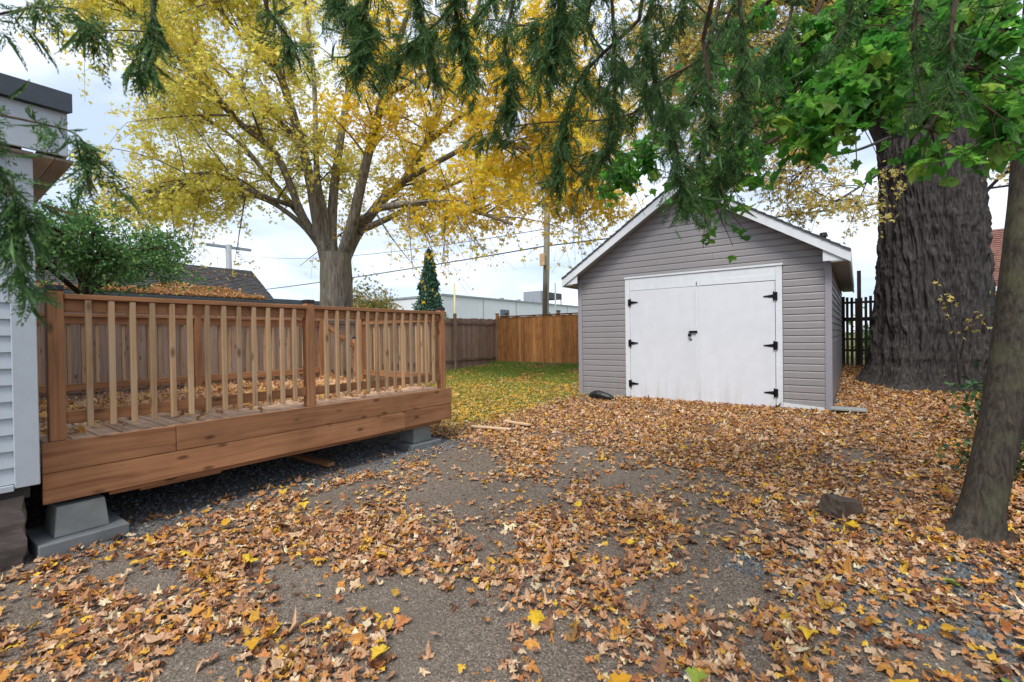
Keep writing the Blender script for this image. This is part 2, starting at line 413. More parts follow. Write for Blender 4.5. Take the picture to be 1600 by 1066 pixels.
LIT = [(0, lin('8a5c42')), (.09, lin('5e3f31')), (.2, lin('b98a68')), (.32, lin('caa685')), (.42, lin('a06c48')), (.52, lin('dcc4a4')), (.60, lin('bb7a48')), (.70, lin('d09a48')), (.78, lin('a8683f')), (.85, lin('e0b842')), (.91, lin('744c3a')), (.96, lin('e6dab6')), (1, lin('c08a55'))]
M['litter'] = leafmat('fallen_maple_leaf', LIT, .12, .7, .25)
M['litter_dark'] = leafmat('old_fallen_leaf', [(0, lin('4a3429')), (.3, lin('7c5740')), (.5, lin('9a735a')), (.65, lin('6a4634')), (.8, lin('a9763c')), (.92, lin('c0a284')), (1, lin('6b4a37'))], .1, .75, .2)
M['litter_lawn'] = leafmat('yellow_fallen_leaf', [(0, lin('c99a3a')), (.25, lin('dcb43e')), (.45, lin('c08a45')), (.6, lin('e2c25a')), (.75, lin('b4875f')), (.88, lin('d8c78d')), (1, lin('cf9c34'))], .15, .7, .25)
M['litter_deck'] = leafmat('tan_fallen_leaf', [(0, lin('b58458')), (.2, lin('d0a884')), (.4, lin('a06a4a')), (.55, lin('dcc0a0')), (.7, lin('c98d45')), (.85, lin('d9b45a')), (1, lin('c59a7c'))], .15, .7, .25)
M['leaf_gold'] = leafmat('golden_maple_foliage', [(0, lin('f4cf30')), (.3, lin('fbe14a')), (.5, lin('f0c238')), (.65, lin('f8ea70')), (.8, lin('ecd440')), (.92, lin('dfe25a')), (1, lin('f0b03c'))], .62, .5, .3)
M['leaf_lime'] = leafmat('yellow_green_maple_foliage', [(0, lin('eedf58')), (.3, lin('f5ec84')), (.5, lin('d8da60')), (.7, lin('f0d65c')), (.85, lin('c8d066')), (.95, lin('f0c468')), (1, lin('ebe48c'))], .62, .5, .3)
M['leaf_pale'] = leafmat('pale_yellow_foliage', [(0, lin('e0c868')), (.4, lin('ccb25a')), (.7, lin('d6d088')), (1, lin('b8a04c'))], .55, .5, .3)
M['leaf_green'] = leafmat('green_maple_leaf', [(0, lin('5a9e3a')), (.35, lin('488a38')), (.6, lin('7cb446')), (.8, lin('3a7438')), (.93, lin('9cbc4a')), (1, lin('549e3c'))], .6, .42, .45)
M['leaf_apple'] = leafmat('apple_tree_foliage', [(0, lin('4f8048')), (.4, lin('6c9c56')), (.7, lin('3f6e48')), (.9, lin('92b562')), (1, lin('5b8a58'))], .35, .5, .3)
M['leaf_cedar'] = leafmat('cedar_foliage', [(0, lin('486c42')), (.4, lin('5d8446')), (.7, lin('3c6044')), (.9, lin('769850')), (.965, lin('4f7245')), (1, lin('8a5638'))], .3, .6, .25)
M['leaf_conifer'] = leafmat('dark_conifer_foliage', [(0, lin('3c5f50')), (.5, lin('4c7260')), (1, lin('5d8268'))], .15, .7, .2)
M['leaf_shrub'] = leafmat('dark_shrub_leaf', [(0, lin('29442f')), (.5, lin('3c5f3c')), (.85, lin('4f7343')), (1, lin('7b8d44'))], .25, .45, .4)
M['leaf_bush'] = leafmat('autumn_bush_foliage', [(0, lin('5a6b3c')), (.5, lin('8a8445')), (.8, lin('b18a45')), (1, lin('6f7a46'))], .3, .6, .2)
M['grass'] = leafmat('lawn_grass_blade', [(0, lin('5f8a35')), (.5, lin('7da246')), (.8, lin('93ab52')), (1, lin('a8a75c'))], .35, .55, .3)
M['pebble_blue'] = leafmat('blue_grey_crushed_stone', [(0, lin('4e565c')), (.4, lin('6d757a')), (.7, lin('3c444b')), (.9, lin('8b9092')), (1, lin('5c6266'))], 0, .85, .3)
M['pebble_grey'] = leafmat('grey_brown_grit', [(0, lin('6b6661')), (.4, lin('8a837b')), (.7, lin('56524f')), (.9, lin('a29b93')), (1, lin('75695f'))], 0, .85, .3)

def ground_mat():
    m, N, L, b = nodemat('yard_ground')
    ge = N.new('ShaderNodeNewGeometry'); sp = N.new('ShaderNodeSeparateXYZ'); L.new(ge.outputs['Position'], sp.inputs[0])
    def noise(s, d=5):
        n = N.new('ShaderNodeTexNoise'); n.inputs['Scale'].default_value = s; n.inputs['Detail'].default_value = d
        L.new(ge.outputs['Position'], n.inputs['Vector']); return n.outputs[0]
    def rng(v, a, c, lo=0., hi=1.):
        q = N.new('ShaderNodeMapRange'); q.inputs[1].default_value = a; q.inputs[2].default_value = c; q.inputs[3].default_value = lo; q.inputs[4].default_value = hi
        L.new(v, q.inputs[0]); return q.outputs[0]
    def op(o, a, c):
        q = N.new('ShaderNodeMath'); q.operation = o
        for i, v in enumerate((a, c)):
            if isinstance(v, (int, float)): q.inputs[i].default_value = v
            else: L.new(v, q.inputs[i])
        return q.outputs[0]
    def mixc(f, a, c):
        q = N.new('ShaderNodeMix'); q.data_type = 'RGBA'; L.new(f, q.inputs['Factor'])
        for k, v in (('A', a), ('B', c)):
            if isinstance(v, tuple): q.inputs[k].default_value = v
            else: L.new(v, q.inputs[k])
        return q.outputs['Result']
    wob = op('MULTIPLY', op('SUBTRACT', noise(1.3), .5), 1.6)
    x = op('ADD', sp.outputs[0], wob); y = op('ADD', sp.outputs[1], wob)
    # grit: stones of three sizes
    vo = N.new('ShaderNodeTexVoronoi'); vo.inputs['Scale'].default_value = 130; L.new(ge.outputs['Position'], vo.inputs['Vector'])
    v2 = N.new('ShaderNodeTexVoronoi'); v2.inputs['Scale'].default_value = 55; L.new(ge.outputs['Position'], v2.inputs['Vector'])
    bw = N.new('ShaderNodeSeparateColor'); L.new(vo.outputs['Color'], bw.inputs[0])
    r = N.new('ShaderNodeValToRGB'); es = r.color_ramp.elements
    es[0].position = 0; es[0].color = lin('413c38'); es[1].position = 1; es[1].color = lin('9c9187')
    for p, c in ((.35, '5b5048'), (.6, '73665a'), (.8, '867969')): e = es.new(p); e.color = lin(c)
    L.new(bw.outputs[0], r.inputs[0])
    grit = mixc(rng(noise(2.2), .35, .65, 0, .45), r.outputs[0], lin('5f554b'))
    grit = mixc(rng(noise(.5, 3), .45, .7, 0, .4), grit, lin('82796f'))
    soil = mixc(rng(noise(9), .3, .7), lin('3d2f25'), lin('5e4936'))
    lawn = mixc(rng(noise(5), .35, .65), lin('5c6f34'), lin('6a5a38'))
    lm = op('MULTIPLY', rng(x, -4.5, -5.3), rng(y, 5.0, 6.2))
    out_l = rng(y, 15.5, 17.0)
    lm = op('MAXIMUM', lm, out_l)
    sm = op('MULTIPLY', rng(x, .2, .9), rng(y, 3.0, 4.6))
    col = mixc(sm, grit, soil); col = mixc(lm, col, lawn)
    L.new(col, b.inputs['Base Color']); b.inputs['Roughness'].default_value = .92; b.inputs['Specular IOR Level'].default_value = .25
    h = op('ADD', op('MULTIPLY', vo.outputs['Distance'], -.5), op('MULTIPLY', v2.outputs['Distance'], -.6))
    h = op('ADD', h, op('MULTIPLY', noise(30), .6))
    bp = N.new('ShaderNodeBump'); bp.inputs['Strength'].default_value = .9; bp.inputs['Distance'].default_value = .012
    L.new(h, bp.inputs['Height']); L.new(bp.outputs[0], b.inputs['Normal'])
    return m
M['ground'] = ground_mat()

# ------------------------------------------------------------------ ground
xs = np.concatenate([[-900, -400, -150, -70, -40, -25, -18], np.arange(-14, 7.01, .14), [9, 13, 20, 40, 90, 300, 900]])
ys = np.concatenate([[-900, -300, -80, -25, -10, -5], np.arange(-2.5, 16.51, .14), [19, 24, 35, 70, 150, 400, 1200]])
X, Y = np.meshgrid(xs, ys); Zg = gz(X, Y)
V = np.stack([X, Y, Zg], -1).reshape(-1, 3); nx, ny = len(xs), len(ys)
ii = (np.arange(ny - 1)[:, None] * nx + np.arange(nx - 1)[None]).ravel()
ground = link('ground', np_mesh('ground', V, np.stack([ii, ii + 1, ii + nx + 1, ii + nx], -1), True), M['ground'])
tag(ground, 'grey gritty driveway running into a leaf strewn lawn', None, None, 'structure')

# ------------------------------------------------------------------ garage
GX0, GX1, GY0, GY1 = -4.93, -.34, 9.0, 15.5
gc = (GX0 + GX1) / 2
SL = (4.40 - 2.76) / (gc - (GX0 - .26))              # roof slope
garage = empty('garage', (gc, GY0, .2), 'lilac grey sided garage with white double doors and a peaked roof', 'garage')
BZ = .27
def hw(z): return min((GX1 - GX0) / 2, (4.30 - z) / SL)
prism('wall', [(GX0 + .03, .0), (GX1 - .03, .0), (GX1 - .03, 2.70), (gc, 4.28), (GX0 + .03, 2.70)], 'y', GY0 + .03, GY1, M['dark_core'], garage)
box('sill', GX0 + .005, -3.86, GY0 + .0, GY0 + .06, 0, BZ - .004, M['concrete'], garage)
def course(xa, xb, xc, xd, z0, z1):
    """one lap of vinyl siding on the front, xa..xb at its foot and xc..xd at its top"""
    y0, y1, yb = GY0 + .006, GY0 + .022, GY0 + .03
    V = [(xa, y0, z0), (xb, y0, z0), (xd, y1, z1), (xc, y1, z1), (xa, yb, z0), (xb, yb, z0), (xd, yb, z1), (xc, yb, z1),
         (xa + (xc - xa) * .72, y0 + .003, z0 + (z1 - z0) * .72), (xb + (xd - xb) * .72, y0 + .003, z0 + (z1 - z0) * .72)]
    F = [(0, 1, 9, 8), (8, 9, 2, 3), (0, 4, 5, 1), (3, 2, 6, 7)]
    c = np.array([(xa + xb) / 2, GY0, (z0 + z1) / 2])
    return link('siding_course', np_mesh('siding_course', np.array(V) - c, F), M['siding_grey'], garage, c)
DX0, DX1, DZ1 = -3.82, -1.04, 2.645
EX = .1185
k = 0
while BZ + k * EX < 4.2:
    z0 = BZ + k * EX; z1 = z0 + EX
    b0, b1 = hw(z0), hw(z1)
    if b1 < .02: break
    L0, L1, R0, R1 = gc - b0, gc - b1, gc + b0, gc + b1
    if z1 < 2.74: L0 = L1 = GX0 + .085; R0 = R1 = GX1 - .085
    if z0 < DZ1 - .02:
        course(L0, DX0 - .02, L1, DX0 - .02, z0, z1); course(DX1 + .02, R0, DX1 + .02, R1, z0, z1)
    else:
        if k == 22: course(L0, gc + .5, L1, gc + .5, z0, z1); course(gc + .503, R0, gc + .503, R1, z0, z1)
        else: course(L0, R0, L1, R1, z0, z1)
    k += 1
def side_course(x, s, z0, z1):
    V = [(x + s * .0, GY0 + .1, z0), (x + s * .0, GY1, z0), (x - s * .016, GY1, z1), (x - s * .016, GY0 + .1, z1), (x - s * .03, GY0 + .1, z0), (x - s * .03, GY1, z0)]
    c = np.array([x, (GY0 + GY1) / 2, (z0 + z1) / 2])
    link('siding_course', np_mesh('siding_course', np.array(V) - c, [(0, 1, 2, 3), (0, 4, 5, 1)]), M['siding_grey'], garage, c)
for k in range(20):
    z0 = .36 + k * EX
    side_course(GX1, 1, z0, z0 + EX); side_course(GX0, -1, z0, z0 + EX)
for x, s in ((GX0, 1), (GX1, -1)):
    box('corner_post', x - .006 * s, x + .088 * s, GY0 - .012, GY0 + .09, .17, 2.73, M['siding_post'], garage)
    box('foundation', x + .002 * s, x + .05 * s, GY0 + .1, GY1, 0, .355, M['concrete_dark'], garage)
# door frame
box('door_frame', DX0 - .015, DX0 + .085, GY0 - .02, GY0 + .03, .14, DZ1, M['white_trim'], garage)
box('door_frame', DX1 - .085, DX1 + .015, GY0 - .02, GY0 + .03, .19, DZ1, M['white_trim'], garage)
box('door_header', DX0 + .087, DX1 - .087, GY0 - .018, GY0 + .03, 2.40, DZ1 - .002, M['white_trim'], garage)
box('drip_edge', DX0 - .03, DX1 + .03, GY0 - .035, GY0 + .03, DZ1 + .001, DZ1 + .035, M['white_trim'], garage)
box('door_threshold', DX0 + .09, DX1 - .09, GY0 + .0, GY0 + .05, .08, .172, M['dark_core'], garage)
mid = -2.40
dl = box('door', DX0 + .092, mid - .008, GY0 - .028, GY0 + .024, .175, 2.392, M['white_paint'], garage, .004)
dr = box('door', mid + .004, DX1 - .092, GY0 - .034, GY0 + .022, .185, 2.388, M['white_paint'], garage, .004)
box('cover_strip', mid - .03, mid + .022, GY0 - .046, GY0 - .0345, .19, 2.38, M['white_trim'], dr, .002)
box('upper_panel', mid + .05, DX1 - .12, GY0 - .0265, GY0 - .0185, 2.402, 2.50, M['white_trim'], garage, .002)
def hinge(xp, z, s, par, length):
    """black T hinge: upright leaf on the frame, tapered strap on the door"""
    mb = MB(); y = GY0 - .022
    mb.box(xp - .028, xp + .028, y - .024, y + .0, z - .066, z + .066)
    V = [(xp, y - .022, z - .034), (xp, y - .022, z + .034), (xp + s * length, y - .022, z - .007), (xp + s * length, y - .022, z + .007)]
    V += [(a, y - .004, c) for a, b_, c in V]
    mb.add(V, [(0, 1, 3, 2), (0, 4, 5, 1), (1, 5, 7, 3), (3, 7, 6, 2), (2, 6, 4, 0)])
    vv, ff = tube([(xp + s * .026, y - .03, z - .078), (xp + s * .026, y - .03, z + .078)], .011, 8, True); mb.add(vv, ff)
    V = np.concatenate(mb.V); c = np.array([xp, y, z])
    link('hinge', np_mesh('hinge', V - c, np.concatenate(mb.T)), M['black_iron'], par, c)
for z in (2.16, 1.335, .51): hinge(DX0 + .085, z, 1, dl, .175)
for z in (2.13, 1.285, .475): hinge(DX1 - .082, z, -1, dr, .185)
hasp = box('hasp', -2.55, -2.40, GY0 - .062, GY0 - .048, 1.52, 1.562, M['black_iron'], dl, .004)
lock = MB(); lock.box(-2.565, -2.515, GY0 - .082, GY0 - .055, 1.455, 1.505)
vv, ff = tube([(-2.558, GY0 - .068, 1.50), (-2.556, GY0 - .068, 1.535), (-2.54, GY0 - .068, 1.548), (-2.524, GY0 - .068, 1.535), (-2.522, GY0 - .068, 1.50)], .005, 6); lock.add(vv, ff)
link('padlock', lock.mesh('padlock'), M['black_iron'], dl)
box('door_plate', -2.552, -2.50, GY0 - .04, GY0 - .0285, 1.385, 1.41, M['steel'], dl, .002)
box('header_latch', -2.425, -2.412, GY0 - .026, GY0 - .0185, 2.41, 2.475, M['black_iron'], garage, .001)
for xa in (DX0 - .01, DX1 - .11): box('door_stop', xa, xa + .12, GY0 - .07, GY0 - .021, .16, .235, M['black_iron'], garage, .006)
prism('threshold_ramp', [(DX1 + .02, .16), (GX1 - .1, .235), (GX1 - .1, .27), (DX1 + .02, .315)], 'y', GY0 - .04, GY0 + .0, M['white_trim'], garage)
# roof: two slopes of stepped shingle rows, boards, soffits
OV, FY = .26, GY0 - .26
def roof_pt(s, t, dz=0): return gc + s * (gc - (GX0 - OV)) * t, 4.40 - SL * (gc - (GX0 - OV)) * t + dz
for s in (-1, 1):
    mb = MB(); n = 20
    for i in range(n):
        xa, za = roof_pt(s, i / n); xb, zb = roof_pt(s, (i + 1) / n)
        y0, y1 = FY - .02, GY1 + .25
        V = [(xa, y0, za), (xa, y1, za), (xb, y1, zb + .016), (xb, y0, zb + .016), (xa, y0, za - .03), (xa, y1, za - .03), (xb, y1, zb - .02), (xb, y0, zb - .02)]
        mb.add(V, [(0, 1, 2, 3), (3, 2, 6, 7), (0, 3, 7, 4), (1, 5, 6, 2)])
    link('roof', mb.mesh('roof'), M['shingle_dark'], garage)
    (xa, za), (xb, zb) = roof_pt(s, 0, -.035), roof_pt(s, 1, -.025)
    prism('rake_board', [(xa, za), (xb, zb), (xb, zb - .16), (xa, za - .17)], 'y', FY, FY + .024, M['white_trim'], garage)
    (xa, za), (xb, zb) = roof_pt(s, .03, -.05), roof_pt(s, 1, -.06)
    prism('rake_soffit', [(xa, za - .075), (xb - s * .24, zb + .24 * SL - .085), (xb - s * .24, zb + .24 * SL - .1), (xa, za - .09)], 'y', FY + .026, GY0 + .004, M['soffit_grey'], garage)
    xe = gc + s * (gc - (GX0 - OV)); xw = GX1 if s > 0 else GX0
    prism('eave_soffit', [(xw + s * .002, 2.60), (xe - s * .03, 2.595), (xe - s * .03, 2.615), (xw + s * .002, 2.62)], 'y', FY + .026, GY1 + .2, M['soffit_grey'], garage)
    prism('eave_fascia', [(xe - s * .028, 2.57), (xe, 2.57), (xe, 2.725), (xe - s * .028, 2.735)], 'y', FY + .026, GY1 + .22, M['white_trim'], garage)
    prism('eave_return', [(xw - s * .10, 2.622), (xe - s * .03, 2.617), (xe - s * .03, 2.70), (xw - s * .10, 2.93)], 'y', FY + .03, FY + .05, M['white_trim'], garage)
vt = MB(); vv, ff = tube([(.0, 11.2, 2.6), (.0, 11.2, 3.42)], .05, 10, True); vt.add(vv, ff); vv, ff = tube([(.0, 11.2, 3.42), (.0, 11.2, 3.5)], [.08, .06], 10, True); vt.add(vv, ff)
vo = vt.mesh('roof_vent'); 
for v in vo.vertices: v.co.x -= .55
link('roof_vent', vo, M['black_plastic'], garage)

# odds and ends at the garage foot
box0 = lambda *a, **k: box(*a, **k)
t = box0('plank', -.36, .10, 8.86, 9.16, .262, .292, M['concrete']); tag(t, 'short pale grey board lying by the right corner of the garage', 'board')
mb = MB(); vv, ff = tube(spline([(-4.45, 8.62, .25), (-4.25, 8.5, .30), (-4.02, 8.5, .26), (-3.92, 8.52, .23)], 9), [.05, .075, .08, .085, .08, .075, .07, .06, .05], 9, True); mb.add(vv, ff)
o = link('drain_elbow', mb.mesh('drain_elbow'), M['black_plastic']); tag(o, 'black plastic drain elbow lying at the left foot of the garage', 'drain pipe')

# ------------------------------------------------------------------ deck
DY0, DY1, DXF, DXB, DZ = .60, 4.67, -4.60, -7.80, .79
deck = empty('wooden_deck', (DXF, DY0, 0), 'raised cedar toned wooden deck with slatted railings and leaves on top', 'deck')
n = 28; bw = (DY1 - DY0) / n
for i in range(n):
    y0 = DY0 + i * bw
    box('deck_board', DXB, DXF - .042, y0 + .003, y0 + bw - .003, DZ - .036, DZ - random.uniform(0, .004), M['floor_x'], deck, .004)
# front boards
box('fascia_board', DXF - .038, DXF, DY0 - .02, 1.378, .575, DZ, M['stain_y'], deck, .004)
box('fascia_board', DXF - .038, DXF, 1.382, DY1, .575, DZ + .001, M['stain_y'], deck, .004)
box('rim_board', DXF - .040, DXF - .002, DY0 - .02, 3.828, .355, .571, M['stain_y'], deck, .004)
box('rim_board', DXF - .040, DXF - .002, 3.832, DY1 - .005, .360, .571, M['stain_y'], deck, .004)
box('beam', DXF - .085, DXF - .045, .95, 4.5, .315, .57, M['stain_y'], deck, .004)
box('beam', DXF - .13, DXF - .09, 1.15, 1.75, .285, .50, M['stain_y'], deck, .004)
box('rim_board', DXB, DXF - .045, DY1 - .04, DY1 - .002, .56, DZ - .04, M['stain_x'], deck, .004)
box('rim_board', DXB - .04, DXB - .002, DY0, DY1, .56, DZ - .01, M['stain_y'], deck, .004)
box('beam', DXB + .1, DXB + .14, DY0, DY1, .33, .56, M['stain_y'], deck, .004)
for i in range(9):
    y = DY0 + .25 + i * .46
    box('joist', DXB + .01, DXF - .14, y, y + .038, .58, DZ - .04, M['stain_x'], deck, 0)
PX = -4.67; RT = 1.86
def post(x, y, top=1.88, z0=DZ + .001, cap=True, h=.045):
    p = box('post', x - h, x + h, y - h, y + h, z0, top, M['stain_z'], deck, .004)
    if cap:
        c = box('post_cap', x - h - .004, x + h + .004, y - h - .004, y + h + .004, top + .001, top + .042, M['post_cap'], p, .006)
def rail_run(ax, fixed, a0, a1, out, nb):
    """cap, two flat rails and nb balusters along ax between a0 and a1; balusters on the side 'out' (+1/-1)"""
    def bx(name, lo, hi, f0, f1, z0, z1, m, bev=.003):
        if ax == 'y': return box(name, min(f0, f1), max(f0, f1), lo, hi, z0, z1, M[m + '_y'], deck, bev)
        return box(name, lo, hi, min(f0, f1), max(f0, f1), z0, z1, M[m + '_x'], deck, bev)
    bx('cap_rail', a0, a1, fixed - .05, fixed + .06 if out > 0 else fixed + .05, RT - .038, RT, 'stain')
    bx('top_rail', a0, a1, fixed - .019, fixed + .019, RT - .13, RT - .040, 'stain')
    bx('bottom_rail', a0, a1, fixed - .019, fixed + .019, DZ + .115, DZ + .205, 'stain')
    for i in range(nb):
        c = a0 + (a1 - a0) * (i + 1) / (nb + 1); f0 = fixed + out * .020; f1 = fixed + out * .057
        c += random.uniform(-.004, .004)
        z0 = DZ + .075 + random.uniform(-.008, .008)
        if ax == 'y': box('baluster', min(f0, f1), max(f0, f1), c - .0185, c + .0185, z0, RT - .042, M['bal_z'], deck, .003)
        else: box('baluster', c - .0185, c + .0185, min(f0, f1), max(f0, f1), z0, RT - .042, M['bal_z'], deck, .003)
for y in (.67, 2.605, 4.54): post(PX, y)
rail_run('y', PX, .717, 2.558, 1, 13); rail_run('y', PX, 2.652, 4.493, 1, 13)
for y in (.66, 2.6, 4.54): post(-7.73, y)
rail_run('y', -7.73, .707, 2.553, -1, 13); rail_run('y', -7.73, 2.647, 4.493, -1, 13)
post(-6.50, 4.54)
rail_run('x', 4.54, -6.453, -4.717, 1, 13)
# stairs down from the gap in the far end
for i, z in enumerate((.60, .40)):
    box('stair_tread', -7.66, -6.55, DY1 + .02 + i * .27, DY1 + .28 + i * .27, z - .036, z, M['floor_x'], deck, .004)
for x in (-7.70, -6.53):
    prism('stringer', [(DY1 + .01, DZ - .25), (DY1 + .01, DZ - .04), (DY1 + .12, DZ - .04), (5.28, .30), (5.28, .10), (5.10, .10)], 'x', x, x + .038, M['stain_y'], deck)
post(-7.73, 5.26, 1.50, .05)
prism('stair_rail', [(4.59, 1.76), (5.21, 1.32), (5.21, 1.41), (4.59, 1.85)], 'x', -7.75, -7.712, M['stain_y'], deck)
prism('stair_rail', [(4.59, .90), (5.21, .46), (5.21, .55), (4.59, .99)], 'x', -7.75, -7.712, M['stain_y'], deck)
for i in range(4):
    y = 4.70 + i * .13; zt = 1.85 - (y - 4.59) * .71 - .04; box('baluster', -7.79, -7.752, y, y + .037, zt - .92, zt, M['bal_z'], deck, .003)

# concrete piers
def pier(cx, cy, rot, sl, label):
    e = empty('deck_pier', (cx, cy, 0), label, 'concrete pier', 'concrete piers under the deck')
    def frust(name, a, b, a2, b2, z0, z1, m):
        bm = bmesh.new(); R = Matrix.Rotation(rot, 4, 'Z')
        vs = [bm.verts.new(R @ Vector(p)) for p in ((-a, -b, z0), (a, -b, z0), (a, b, z0), (-a, b, z0), (-a2, -b2, z1), (a2, -b2, z1), (a2, b2, z1), (-a2, b2, z1))]
        for f in ((3, 2, 1, 0), (4, 5, 6, 7), (0, 1, 5, 4), (1, 2, 6, 5), (2, 3, 7, 6), (3, 0, 4, 7)): bm.faces.new([vs[i] for i in f])
        bmesh.ops.bevel(bm, geom=list(bm.edges), offset=.008, segments=2, affect='EDGES', profile=.5)
        me = bpy.data.meshes.new(name); bm.to_mesh(me); bm.free()
        return link(name, me, m, e, (cx, cy, 0))
    frust('slab', sl, sl, sl, sl, -.05, .10, M['concrete_dark'])
    frust('block', .155, .155, .135, .135, .101, .315, M['concrete'])
    box('bracket', cx - .05, cx + .05, cy - .06, cy + .06, .316, .345, M['black_iron'], e, .003)
pier(-4.76, .78, .04, .25, 'concrete pier at the near end of the deck beside the house')
pier(-4.86, 4.22, -.05, .25, 'concrete pier at the far end of the deck by the lawn')
o = box('plank', -5.75, -4.85, 2.86, 2.95, .05, .09, M['stain_x'], None); tag(o, 'brown offcut board poking out from under the deck', 'board')
o.rotation_euler = (0, .03, .1)
for (x, y, r, l, lab) in ((-4.50, 5.40, .28, .66, 'pale weathered plank on the lawn edge, the one nearer the deck'), (-4.33, 5.86, -.02, .5, 'pale weathered plank on the lawn edge, the one nearer the garage')):
    z = float(gz(x, y)); o = box('plank', x - l / 2, x + l / 2, y - .045, y + .045, z + .035, z + .058, M['plank_y'], None); o.rotation_euler = (0, .02, r)
    tag(o, lab, 'board', 'loose planks on the lawn edge')

# ------------------------------------------------------------------ house at the left edge
HX, HY = -4.50, .54
house = empty('house', (HX, HY, 0), 'white sided house corner with dark roof edge at the left edge of the picture', 'house')
box('wall', -12, HX - .03, -8, HY - .03, .45, 3.0, M['dark_core'], house, 0)
for k in range(20):
    z0 = .565 + k * .11; z1 = z0 + .112
    V = np.array([(HX + .0, -8, z0), (HX + .0, HY - .03, z0), (HX - .018, HY - .03, z1), (HX - .018, -8, z1), (HX - .03, -8, z0), (HX - .03, HY - .03, z0)])
    c = np.array([HX, (HY - 8) / 2, (z0 + z1) / 2])
    link('siding_course', np_mesh('siding_course', V - c, [(0, 1, 2, 3), (0, 4, 5, 1)]), M['siding_white_shaded'], house, c)
    V = np.array([(HX - .03, HY, z0), (-12, HY, z0), (-12, HY - .018, z1), (HX - .03, HY - .018, z1), (HX - .03, HY - .03, z0), (-12, HY - .03, z0)])
    c = np.array([(HX - 12) / 2, HY, (z0 + z1) / 2])
    link('siding_course', np_mesh('siding_course', V - c, [(0, 1, 2, 3), (0, 4, 5, 1)]), M['siding_white_shaded'], house, c)
box('corner_board', HX - .03, HX + .016, HY - .105, HY + .016, .535, 2.782, M['siding_white_shaded'], house, .004)
box('corner_board', HX - .11, HX - .032, HY - .03, HY + .014, .535, 2.782, M['siding_white_shaded'], house, .004)
box('base_trim', HX - .03, HX + .02, -8, HY - .108, .52, .56, M['siding_white_shaded'], house, .003)
def stone(cx, cy, cz, sx, sy, sz, mat, parent, name='foundation_stone', seed=1, amp=.06):
    bm = bmesh.new(); bmesh.ops.create_cube(bm, size=1); bmesh.ops.subdivide_edges(bm, edges=list(bm.edges), cuts=5, use_grid_fill=True)
    for v in bm.verts:
        p = v.co.copy(); s = p.normalized() * .62; p = p * .72 + s * .28
        nn = fbm(p.x * 3.1 + seed * 3 + p.z * 1.7, p.y * 3.1 + p.z * 2.9, 4, seed)
        p *= 1 + (nn - .5) * amp * 6
        v.co = Vector((p.x * sx, p.y * sy, p.z * sz))
    me = bpy.data.meshes.new(name); bm.to_mesh(me); bm.free()
    return link(name, me, mat, parent, (cx, cy, cz))
for j in range(2):
    y = HY - .05
    for i in range(5):
        w = random.uniform(.4, .6); stone(HX - .17, y - w / 2, .34 if j else .09, .34, w, .27, M['stone'], house, seed=i + 7 * j, amp=.04); y -= w + .01
        stone(-4.9 - i * .55 - .25, HY - .2, .34 if j else .09, .5, .3, .27, M['stone'], house, seed=20 + i + 7 * j, amp=.04)
# eave: dark roof edge, white fascia box, boarded soffit
RX1, RY1 = -4.36, .74
prism('roof', [(RX1, 3.10), (RX1, 3.23), (-9.0, 4.4), (-12.4, 3.5), (-12.4, 3.3), (-9.0, 4.27)], 'y', -8.3, RY1, M['roof_edge'], house)
for i in range(5):
    y1 = RY1 - .03 - i * .0
box('fascia', RX1 - .07, RX1 - .045, -8.2, RY1 - .02, 2.80, 3.098, M['siding_white_shaded'], house, .003)
box('fascia', -12.3, RX1 - .072, RY1 - .045, RY1 - .02, 2.80, 3.098, M['siding_white_shaded'], house, .003)
for i in range(2):
    box('soffit_board', -12.3, RX1 - .075, HY + .02 + i * .098, HY + .115 + i * .098, 2.77, 2.79, M['soffit_wood'], house, .002)
box('soffit_board', RX1 - .13, RX1 - .076, -8, HY + .015, 2.77, 2.79, M['soffit_wood'], house, .002)
# gutter spout on the corner
pts = spline([(HX + .02, HY + .05, 2.74), (HX + .03, HY + .06, 2.5), (HX + .05, HY - .16, 2.3), (HX + .05, HY - .2, 1.9)], 12)

# ------------------------------------------------------------------ fences
FXG, FYB = -11.4, 14.1
gf = empty('board_fence', (FXG, 5, .3), 'weathered grey brown board fence running behind the deck', 'fence')
y = -6.0; i = 0
while y < FYB - .06:
    w = .138; zb = float(gz(FXG, y)) + .03; zt = 2.16 + .0 * y + random.uniform(-.012, .012) + (.03 if y > 11.7 else 0)
    box('fence_board', FXG, FXG + .019, y, y + w, round(zb, 2), round(zt, 2), M['grey_fence'], gf, .002); y += w + .006; i += 1
for z in (.55, 1.86):
    for a, c in ((-6, -1.2), (-1.195, 3.6), (3.605, 8.4), (8.405, 11.66), (11.8, 14.0)): box('fence_rail', FXG + .0195, FXG + .058, a, c, z + (a + 6) * .006, z + .09 + (a + 6) * .006, M['grey_fence_y'], gf)
for y in (-1.2, 1.2, 3.6, 6.0, 8.4, 11.72): box('fence_post', FXG + .0195, FXG + .11, y - .045, y + .045, .1, 2.10 if y < 11 else 2.34, M['grey_fence'], gf)
bf = empty('board_fence', (-9, FYB, .5), 'reddish brown new board fence at the back of the lawn', 'fence')
x = FXG + .06
while x < -4.2:
    w = random.choice((.125, .138, .138, .15)); zb = float(gz(x, FYB)) + .04
    box('fence_board', x, x + w, FYB - random.choice((0, .006, .016)), FYB + .019, round(zb, 2), 2.25 + random.choice((-.01, 0, .01)), M['brown_fence'], bf, .002); x += w + .004
box('fence_cap', FXG + .06, -4.2, FYB - .05, FYB + .07, 2.262, 2.30, M['brown_fence_x'], bf)
for z in (.7, 1.9): box('fence_rail', FXG + .06, -4.2, FYB + .02, FYB + .06, z, z + .09, M['brown_fence_x'], bf)
